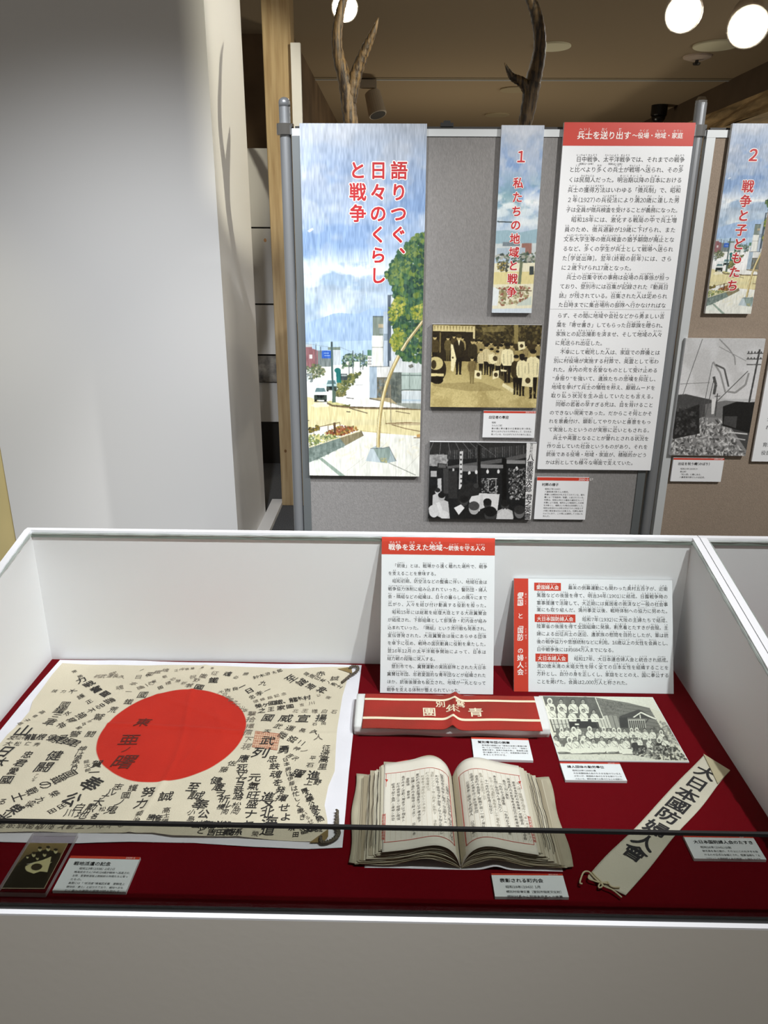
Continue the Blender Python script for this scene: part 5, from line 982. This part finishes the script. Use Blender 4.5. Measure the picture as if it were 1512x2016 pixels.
p.rect(800, 300, 880, 410, g(44)); p.rect(885, 320, 1045, 405, g(190))
for i in range(8): p.rect(892+i*19, 330, 904+i*19, 400, g(58))
p.poly([(130, 310), (590, 310), (610, 420), (160, 440)], g(66)); p.poly([(310, 315), (560, 315), (590, 400), (320, 400)], g(30)); p.poly([(140, 315), (305, 312), (320, 420), (170, 430)], g(206)); 
for i in range(4): p.line([(165+i*38, 316), (190+i*36, 425)], 8, g(90))
p.line([(150, 365), (318, 362)], 5, g(110)); p.poly([(590, 300), (690, 280), (720, 400), (615, 400)], g(206))
for i in range(3): p.line([(612+i*28, 290), (636+i*28, 395)], 5, g(90))
p.poly([(700, 280), (780, 285), (800, 400), (725, 400)], g(150)); p.line([(740, 285), (760, 400)], 5, g(60))
# inset row of women above
p.poly([(78, 95), (592, 108), (652, 312), (125, 305)], g(92)); p.dabs([(90, 100), (590, 110), (640, 300), (130, 300)], 60, 26, [g(80), g(110)], 0.5)
def woman(x, y, s, hood=False, dark=False, sash=True):
    b = g(50) if dark else g(234)
    p.poly([(x-s*0.9, y+s*2.9), (x-s*1.2, y+s*1.7), (x-s*0.75, y+s*0.95), (x+s*0.75, y+s*0.95), (x+s*1.25, y+s*1.7), (x+s*1.0, y+s*2.9)], g(90), 0.5)
    p.poly([(x-s*0.85, y+s*2.9), (x-s*1.1, y+s*1.7), (x-s*0.7, y+s*1.0), (x, y+s*0.85), (x+s*0.7, y+s*1.0), (x+s*1.1, y+s*1.7), (x+s*0.95, y+s*2.9)], b)
    hx = p.rr.uniform(-0.12, 0.12)*s
    if hood: p.ell(x+hx, y+s*0.35, s*0.60, s*0.72, g(236)); p.ell(x+hx, y+s*0.42, s*0.36, s*0.46, g(150)); p.ell(x+hx, y+s*0.36, s*0.30, s*0.10, g(90), 0.7); p.ell(x+hx, y+s*0.62, s*0.15, s*0.06, g(90), 0.7)
    else: p.ell(x+hx, y+s*0.26, s*0.50, s*0.46, g(42)); p.ell(x+hx, y+s*0.46, s*0.38, s*0.46, g(172)); p.ell(x+hx, y+s*0.42, s*0.30, s*0.09, g(96), 0.7); p.ell(x+hx, y+s*0.66, s*0.15, s*0.06, g(96), 0.7)
    if not dark:
        p.line([(x-s*0.75, y+s*1.3), (x-s*0.5, y+s*2.2), (x+s*0.1, y+s*2.5)], s*0.10, g(172), 0.8); p.line([(x+s*0.8, y+s*1.3), (x+s*0.6, y+s*2.3)], s*0.10, g(180), 0.8); p.ell(x+s*0.15, y+s*2.45, s*0.28, s*0.14, g(150))
    if sash and not dark: p.line([(x-s*0.6, y+s*1.1), (x+s*0.85, y+s*2.5)], s*0.16, g(150))
for x, y, hd in ((150, 128, 1), (260, 130, 0), (368, 132, 1), (472, 132, 0)): woman(x, y, 44, hd == 1 and x < 200)
for x, y in ((160, 205), (250, 210), (352, 228), (462, 225), (566, 232)): woman(x, y, 38)
p.line([(78, 95), (128, 308)], 9, g(238)); p.line([(125, 308), (652, 313)], 8, g(240)); p.line([(592, 110), (652, 313)], 8, g(238))
p.poly([(180, 400), (1200, 400), (1260, 520), (1180, 640), (190, 640)], g(104)); p.dabs([(180, 400), (1200, 400), (1260, 520), (1180, 640), (190, 640)], 160, 16, [g(70), g(140), g(100), g(180)], 0.7)
for x, y, s, hd in ((240, 405, 30, 1), (288, 400, 26, 0), (350, 400, 38, 1), (398, 385, 26, 0), (505, 395, 36, 1), (580, 405, 30, 0), (640, 400, 32, 1), (690, 405, 30, 0), (738, 408, 30, 1), (790, 408, 34, 1), (840, 410, 30, 0), (905, 408, 28, 1), (955, 405, 28, 1), (1032, 408, 34, 0), (1100, 412, 30, 0), (1185, 430, 30, 1), (440, 450, 24, 0), (980, 420, 24, 0)): woman(x, y, s, hd == 1)
p.rect(370, 358, 410, 372, g(236))
for x, y, s, hd, dk in ((172, 480, 44, 0, 0), (300, 495, 44, 1, 0), (360, 490, 38, 0, 0), (428, 515, 40, 1, 0), (478, 490, 36, 0, 0), (535, 505, 42, 0, 0), (608, 485, 40, 0, 0), (680, 510, 42, 0, 0), (725, 490, 34, 0, 0), (800, 505, 44, 0, 0), (840, 490, 32, 0, 0), (920, 470, 30, 0, 0), (925, 500, 38, 0, 1), (990, 530, 34, 0, 1), (1060, 495, 30, 1, 0), (1090, 540, 34, 0, 0), (1155, 500, 38, 1, 1), (1212, 485, 36, 0, 0), (970, 490, 24, 1, 0)): woman(x, y, s, hd == 1, dk == 1)
for x, y in ((220, 600), (360, 615), (455, 610), (580, 605), (700, 600), (840, 620)): p.ell(x, y, 62, 30, g(232)); p.ell(x+10, y+26, 60, 8, g(90), 0.6)
p.dabs([(880, 590), (1290, 560), (1400, 700), (1000, 700), (900, 650)], 260, 14, [g(60), g(96), g(150), g(200), g(40)], 0.8); p.dabs([(1180, 330), (1290, 380), (1360, 560), (1260, 560), (1240, 470)], 160, 12, [g(150), g(200), g(120)], 0.7)
p.poly([(190, 640), (900, 650), (1100, 690), (1400, 700), (1410, 720), (190, 700)], g(216)); p.dabs([(200, 650), (1000, 660), (1000, 700), (200, 690)], 60, 16, [g(190), g(226)], 0.5, 0.3); p.grain(14, 150, 100)
print_on(o, p.sheet(), w-0.002, h-0.002, 0.0022, 0.3, y0=0.001)

# ------------------------------------------------------------------ armband on its padded rest
PAD = mat('pad_cloth', (232, 230, 230), 0.8, bump=0.3, bscale=60)
pad = empty('padded_rest', (0.103, 1.13, 0.75))
def fp(u, v):
    x = -0.066 + 0.334*u + (0.004 if u > 0.9 else 0)*v; a = v*3.0; r = 0.004*math.sin(17*u+3)*0.4
    prof = [(1.088, 0.7506), (1.085, 0.7595), (1.087, 0.7685), (1.100, 0.7715), (1.13, 0.772), (1.17, 0.7715), (1.186, 0.768), (1.189, 0.759), (1.187, 0.7506)]
    i = min(int(v*8), 7); f = v*8-i; y = prof[i][0]*(1-f)+prof[i+1][0]*f; z = prof[i][1]*(1-f)+prof[i+1][1]*f
    return (x, y + r*(1 if v < 0.4 else 0), z)
b = B().grid(fp, 60, 32); n = 61
b.f.append(tuple(j*n for j in range(33))); b.f.append(tuple(j*n+60 for j in range(32, -1, -1)))
b.mk('cushion', PAD, pad, smooth=True); tag(pad, 'white cloth covered pad under the red armband', 'display pad')
BAND = mat('red_cotton', (164, 36, 26), 0.85, var=0.22, vscale=9, bump=0.4, bscale=500, rgb2=(138, 40, 26))
AX0, AX1, AY0, AY1 = -0.0525, 0.2535, 1.0765, 1.1775
def zband(x, y): return 0.7735 + 0.0080*math.exp(-(abs(x-0.106-0.12*(y-1.12))/0.008)**1.5) + 0.0004*math.sin(60*x+9*y) - 0.0022*max(0, (1.085-y)/0.009)**2*0.6
def bx(u, v): return (AX0+(AX1-AX0)*u+0.002*v, AY0+(AY1-AY0)*v+0.0025*math.exp(-((u-0.5)/0.03)**2)+0.0008*math.sin(9*u))
o = B().grid(lambda u, v: (*bx(u, v), zband(*bx(u, v))), 150, 40).mk('armband', BAND, loc=((AX0+AX1)/2, (AY0+AY1)/2, 0.7735), smooth=True)
s = o.modifiers.new('thickness', 'SOLIDIFY'); s.thickness = 0.0012; s.offset = -1
tag(o, 'red cloth armband with two white stripes and white lettering on its pad', 'armband')
STR = mat('white_stripe', (240, 224, 196), 0.85); b = B()
for v0, v1 in ((0.80, 0.86), (0.235, 0.30)): b.grid(lambda u, v: (*bx(u, v0+(v1-v0)*v), zband(*bx(u, v0+(v1-v0)*v))+0.0004), 150, 1)
b.mk('white_stripes', STR, o, smooth=True)
k = Ink(); dn = lambda zx, zy: bx((zx-92)/1270, 1-(zy-95)/232)
for ch, zx, zy, em, sx in (('鷲', 800, 163, 0.0165, 1.1), ('別', 655, 163, 0.0165, 1.1), ('青', 908, 215, 0.0235, 1.2), ('年', 742, 208, 0.0245, 1.05), ('團', 570, 218, 0.0235, 1.1)):
    x, y = dn(zx, zy); k.put(ch, x, y, em, off=0.016, sx=sx, up=(0, 1.15))
k.build('lettering', STR, o, lambda a, c_: (a, c_, zband(a, c_)+0.0006), True)

# ------------------------------------------------------------------ open book of bound documents
GX, BYF, BYB = 0.0945, 0.803, 0.974
book = empty('open_book', (GX, 0.87, 0.75))
PAGE = mat('old_page', (222, 214, 202), 0.85, var=0.06, vscale=9, bump=0.15, bscale=120)
LEAF = mat('old_leaves', (176, 160, 130), 0.9, var=0.3, vscale=60)
def leaf_mat():
    nt = LEAF.node_tree; N = nt.nodes; L = nt.links; g_ = N.new('ShaderNodeNewGeometry'); r = N.new('ShaderNodeValToRGB')
    r.color_ramp.elements[0].color = (*lin((132, 116, 90)), 1); r.color_ramp.elements[1].color = (*lin((206, 197, 178)), 1); L.new(g_.outputs['Random Per Island'], r.inputs[0]); L.new(r.outputs[0], N['Principled BSDF'].inputs['Base Color'])
leaf_mat()
ED = mat('leaf_edges', (128, 106, 74), 0.95, var=0.4, vscale=200)
def hi(s): return (1-math.exp(-s/0.0085))*(0.0325 + 0.0055*math.exp(-((s-0.034)/0.028)**2) - 0.008*max(0, (s-0.03)/0.075)**1.3)
def lo(s): return (1-math.exp(-s/0.014))*(0.0035 + 0.0135*math.exp(-((s-0.045)/0.030)**2))
def zl(k, s): return 0.7512 + lo(s) + (hi(min(s, 0.11))-lo(s))*k
rb = random.Random(4); NL = 38
for sg, nm in ((-1, 'left_pages'), (1, 'right_pages')):
    bb = B()
    for i in range(NL):
        k0, k1 = i/NL, (i+0.72)/NL; Lk = (0.146-0.040*min(1, (i/NL)*1.05)**0.8 + rb.uniform(-0.004, 0.004)) if sg < 0 else (0.143-0.037*min(1, (i/NL)*1.05)**0.8+rb.uniform(-0.004, 0.004))
        ya, yb_ = BYF-0.004*(1-k0)+rb.uniform(-0.002, 0.002), BYB+0.003*k0+rb.uniform(-0.006, 0.004)-(0.006 if i < 10 else 0)
        ns = 26; vv = []; sk = rb.uniform(-0.004, 0.004)
        for kk_ in (k0, k1):
            for y, e in ((ya, 0), (yb_, sk)):
                for j in range(ns+1): s_ = 0.0006+(Lk+e-0.0006)*(j/ns)**1.4; vv.append((GX+sg*s_, y+0.0005*math.sin(9*s_*12+i), zl(kk_, s_)))
        m_ = ns+1; ff = []
        for j in range(ns): ff += [(j, j+1, m_+j+1, m_+j), (2*m_+j, 3*m_+j, 3*m_+j+1, 2*m_+j+1), (j, 2*m_+j, 2*m_+j+1, j+1), (m_+j, m_+j+1, 3*m_+j+1, 3*m_+j)]
        ff += [(ns, m_+ns, 3*m_+ns, 2*m_+ns), (0, 2*m_, 3*m_, m_)]; bb.add(vv, ff)
    bb.mk(nm, LEAF, book)
TB0, TB1 = 0.798, 0.981
def zp(s): return 0.7518+hi(min(max(s, 0.0004), 0.11))
def page(sg, L):
    o = B().grid(lambda u, v: (GX+sg*(0.0004+L*u**1.3), TB0+(TB1-TB0)*v+0.003*math.sin(3.0*u)*(1 if v > 0.5 else 0.3)-0.0015*u*v, zp(L*u**1.3)), 40, 20).mk('page', PAGE, book, smooth=True)
    s = o.modifiers.new('thickness', 'SOLIDIFY'); s.thickness = 0.0006; s.offset = -1 if sg > 0 else 1; return o
pl, pr = page(-1, 0.1065), page(1, 0.1030)
REDL = mat('red_rule', (188, 60, 46), 0.8); RULE = mat('grey_rule', (196, 180, 160), 0.85); PEN = mat('pen_ink', (98, 92, 84), 0.85); PEN2 = mat('pale_ink', (168, 160, 146), 0.85)
def on_page(sg, e): return lambda a, y: (GX+sg*a if sg > 0 else GX-a, y, zp(a)+e)
def rule(K, sg, a0, y0, a1, y1, wd):
    n = max(1, int(abs(a1-a0)/0.003)); 
    for i in range(n):
        p0 = (a0+(a1-a0)*i/n, y0+(y1-y0)*i/n); p1 = (a0+(a1-a0)*(i+1)/n, y0+(y1-y0)*(i+1)/n); d = np.array(p1)-p0; l = np.linalg.norm(d); q = np.array([-d[1], d[0]])/l*wd/2
        K.raw([np.array(p0)-q, np.array(p1)-q, np.array(p1)+q, np.array(p0)+q], [(0, 1, 2, 3)])
LT = ['一部落民ノ融和団結ヲ図リ相互扶助ヲ以テ', '部落常会ヲ開催シ毎月一回出席セシメ', '町内会ト連絡ヲ保チ部落ノ協力ヲ得ル事トシ', '活動シツツアリ特ニ貯蓄ノ奨励ヲ', '町内会整備状況', '村常会ヲ隔月中心トシテ本村ノ', '東町町内会長部落会長ヲ以テ連合会ヲ', '協議シ各町内会指導ニ努メ且ツ', '會関係', '各町内会ノ活動ハ常会ヲ以テ根本ト', '町内会規程ニヨリ組織シ隣保', '組長ヲ設ケ各戸ニ連絡シ防空'][::1]
RT = ['右ノ通リ推薦候也昭和十八年一月町村長ヨリ', '連合会長市町村会整備ノ成績優良', '関係各町内会部落会長各位功績概要調書', '各位ニ対シ表彰', '一右村右之通推薦', '青年団少年団婦人会ト協力シ', '日ヨリ町内会副町長会員トシテ連合会常務', '十一月町内会役員ニ就任シ', '各戸ニ貯蓄奨励ヲ以テ', '会長町内会部落ノ振興ヲ図リ一般ノ福祉', '在郷軍人会青年団少年団警防団', '公益事業ニ関係ス学校婦人']
pj = random.Random(9)
for sg, pg, L, T in ((-1, pl, 0.1065, LT), (1, pr, 0.1030, RT)):
    kr_, kg_, kp_, kq_ = Ink(), Ink(), Ink(), Ink(); a0, a1 = 0.008, L-0.003; y0, y1 = TB0+0.017, TB1-0.025
    for q in ((a0, y0, a1 if sg > 0 else L-0.001, y0), (a0, y1, L-0.001, y1), (a0, y0, a0, y1)): rule(kr_, sg, *q, 0.0009)
    rule(kr_, sg, a1, y0, a1, y0+0.055, 0.0006); rule(kr_, sg, a1, y1-0.03, a1, y1, 0.0006)
    kr_.raw([(L-0.006, y1-0.014), (L-0.001, y1-0.012), (L-0.004, y1-0.019)], [(0, 1, 2)])
    nC = 13
    for i in range(1, nC): rule(kg_, sg, a0+(a1-a0)*i/nC, y0, a0+(a1-a0)*i/nC, y1, 0.0003)
    for i, tx in enumerate(T):
        # columns run right to left: on the left page the first is next to the gutter, on the right page at the outer edge
        a = a0+(a1-a0)*(i+0.5)/nC if sg < 0 else a1-(a1-a0)*(i+0.5)/nC
        y = y1-0.012-pj.choice([0, 0, 0.006, 0.014]); K = kp_ if pj.random() < 0.72 else kq_; em = 0.0062
        while y > y0+0.006:
            for ch in tx:
                if y < y0+0.005: break
                K.put(ch, a+pj.uniform(-1, 1)*0.0004, y, em*pj.uniform(0.85, 1.05), right=(1 if sg > 0 else -1, 0), sx=0.9, shear=pj.uniform(0, 0.2), off=0.004); y -= em*0.98
            if pj.random() < 0.6: break
            y -= 0.01
    for i in range(9): kr_.put('登別町役場罫紙用箋'[i], L-0.0005 if sg < 0 else L-0.001, y0+0.052-i*0.0056, 0.0052, right=(1 if sg > 0 else -1, 0))
    kr_.build('red_frame', REDL, pg, on_page(sg, 0.0005), True); kg_.build('ruling', RULE, pg, on_page(sg, 0.0004), True); kp_.build('handwritten_text', PEN, pg, on_page(sg, 0.0006), True); kq_.build('faint_text', PEN2, pg, on_page(sg, 0.0006), True)
# worn covers, binding cords and the red label
COV = mat('worn_cover', (178, 168, 146), 0.9, var=0.3, vscale=14)
for sg in (-1, 1):
    L = 0.150
    o = B().grid(lambda u, v: (GX+sg*(0.002+L*u)+0.002*math.sin(9*v)*u, BYF-0.003+(0.180)*v+0.002*math.sin(13*u+v), 0.7510+lo(L*u)*0.9), 24, 20).mk('cover', COV, book, smooth=True)
    s = o.modifiers.new('thickness', 'SOLIDIFY'); s.thickness = 0.0012; s.offset = 1 if sg > 0 else -1
    for a, k_ in ((0.116, 0.78), (0.122, 0.6), (0.129, 0.4)):
        Pp = [(GX+sg*(a+0.0007*math.sin(i*1.3)), BYF+0.012+0.15*i/14, zl(min(1, k_+0.08), a)+0.0016+0.0008*math.sin(i*2.1)) for i in range(15)]
        B().tube(Pp, 0.0005, 6).mk('binding_cord', RUBBER if a < 0.12 or sg > 0 else CORD, book, smooth=True)
mk('red_label', [(GX-q, y, zp(q)-0.0016-0.002*(y-0.971)/0.017+0.0006) for q, y in ((0.088, 0.974), (0.068, 0.976), (0.066, 0.985), (0.072, 0.9875), (0.088, 0.9855))], [(0, 1, 2, 3, 4)], RED, book)
B().grid(lambda u, v: (GX-0.016-0.092*u, 0.971+(0.017+0.003*math.sin(7*u))*v, zp(0.016+0.092*u)-0.0016-0.002*v), 20, 4).mk('torn_leaf', COV, book, smooth=True)
tag(book, 'thick open book of handwritten documents with red ruled pages', 'book')
o = B().grid(lambda u, v: (-0.036+0.268*u, 0.7965+0.170*v, 0.7501+0.0004*math.sin(11*u)+(0.006*math.exp(-((u-0.66)/0.05)**2)*max(0, 1-v*7))), 60, 30).mk('support_sheet', TIS, loc=(0.1, 0.87, 0.75), smooth=True)
s = o.modifiers.new('thickness', 'SOLIDIFY'); s.thickness = 0.0005; s.offset = 1
tag(o, 'white support sheet showing under the front edge of the open book', 'paper sheet')

# ------------------------------------------------------------------ white sash
c = [np.array(onz(x, y, 0.753)) for x, y in ((1384.5, 1488.7), (1438, 1514), (1225, 1769.5), (1163, 1720))]
top, bot = (c[0]+c[1])/2, (c[2]+c[3])/2; ax = (top-bot)[:2]; LS = np.linalg.norm(ax); ax = ax/LS; rt = np.array([ax[1], -ax[0]]); WS = 0.0475
sash = empty('sash', (bot[0], bot[1], 0.75))
SASH = mat('sash_cloth', (214, 206, 188), 0.85, var=0.08, vscale=12, bump=0.35, bscale=450)
def sp_(a, v, e=0.0): q = bot[:2]+ax*v+rt*a; return (q[0], q[1], 0.7526+0.0012*math.sin(17*v+1)*math.sin(30*a+2)+0.0006*math.sin(47*v)+e)
wv = lambda v: WS*(0.5+0.022*math.sin(11*v*3)+0.03*(1-v/LS))
o = B().grid(lambda u, v: sp_((u*2-1)*wv(v*LS), v*LS+(u-0.5)*0.010*(1-2*v)), 16, 80).mk('band', SASH, sash, smooth=True)
s = o.modifiers.new('thickness', 'SOLIDIFY'); s.thickness = 0.0018; s.offset = -1
tri = [(-0.5*WS, LS+0.004), (0.5*WS, LS-0.006), (0.5*WS-0.001, LS-0.052)]
o = mk('folded_end', [sp_(a, v, 0.0022) for a, v in tri] + [sp_(a, v, 0.0009) for a, v in tri], [(0, 2, 1), (0, 1, 4, 3), (1, 2, 5, 4), (2, 0, 3, 5)], mat('sash_reverse', (190, 178, 146), 0.9, var=0.1, vscale=14), sash)
k = Ink()
for i, (ch, v) in enumerate(zip('大日本國防婦人會', (0.892, 0.795, 0.700, 0.610, 0.515, 0.410, 0.310, 0.225))):
    k.put(ch, -0.001, v*LS, 0.0325, off=0.024, up=(0, 0.98), sx=1.04, res=4)
k.build('lettering', BLACK, sash, lambda a, v: sp_(a, v, 0.0007), True)
TIE = mat('tie_cord', (206, 192, 158), 0.85)
S7 = view(1120, 1470, 3.857); zz = 0.7565
for q in ([(100, 1055), (82, 1050), (95, 1000), (115, 965), (150, 960), (175, 985), (215, 1030), (240, 1050)], [(150, 990), (150, 1020), (185, 1035), (230, 1045), (290, 1050), (330, 1075), (385, 1080)], [(240, 1050), (270, 1080), (320, 1100), (360, 1125), (400, 1155)], [(175, 965), (200, 1000), (245, 1045), (250, 1075), (225, 1080), (235, 1050), (290, 1040), (300, 1060)]):
    B().tube(spline([(*S7(*a)[:2], zz+0.001*math.sin(i)) for i, a in enumerate(q)], 8), 0.0011, 8).mk('tie_cord', TIE, sash, smooth=True)
tag(sash, 'white cloth sash with black brush lettering lying diagonally on the velvet', 'sash')
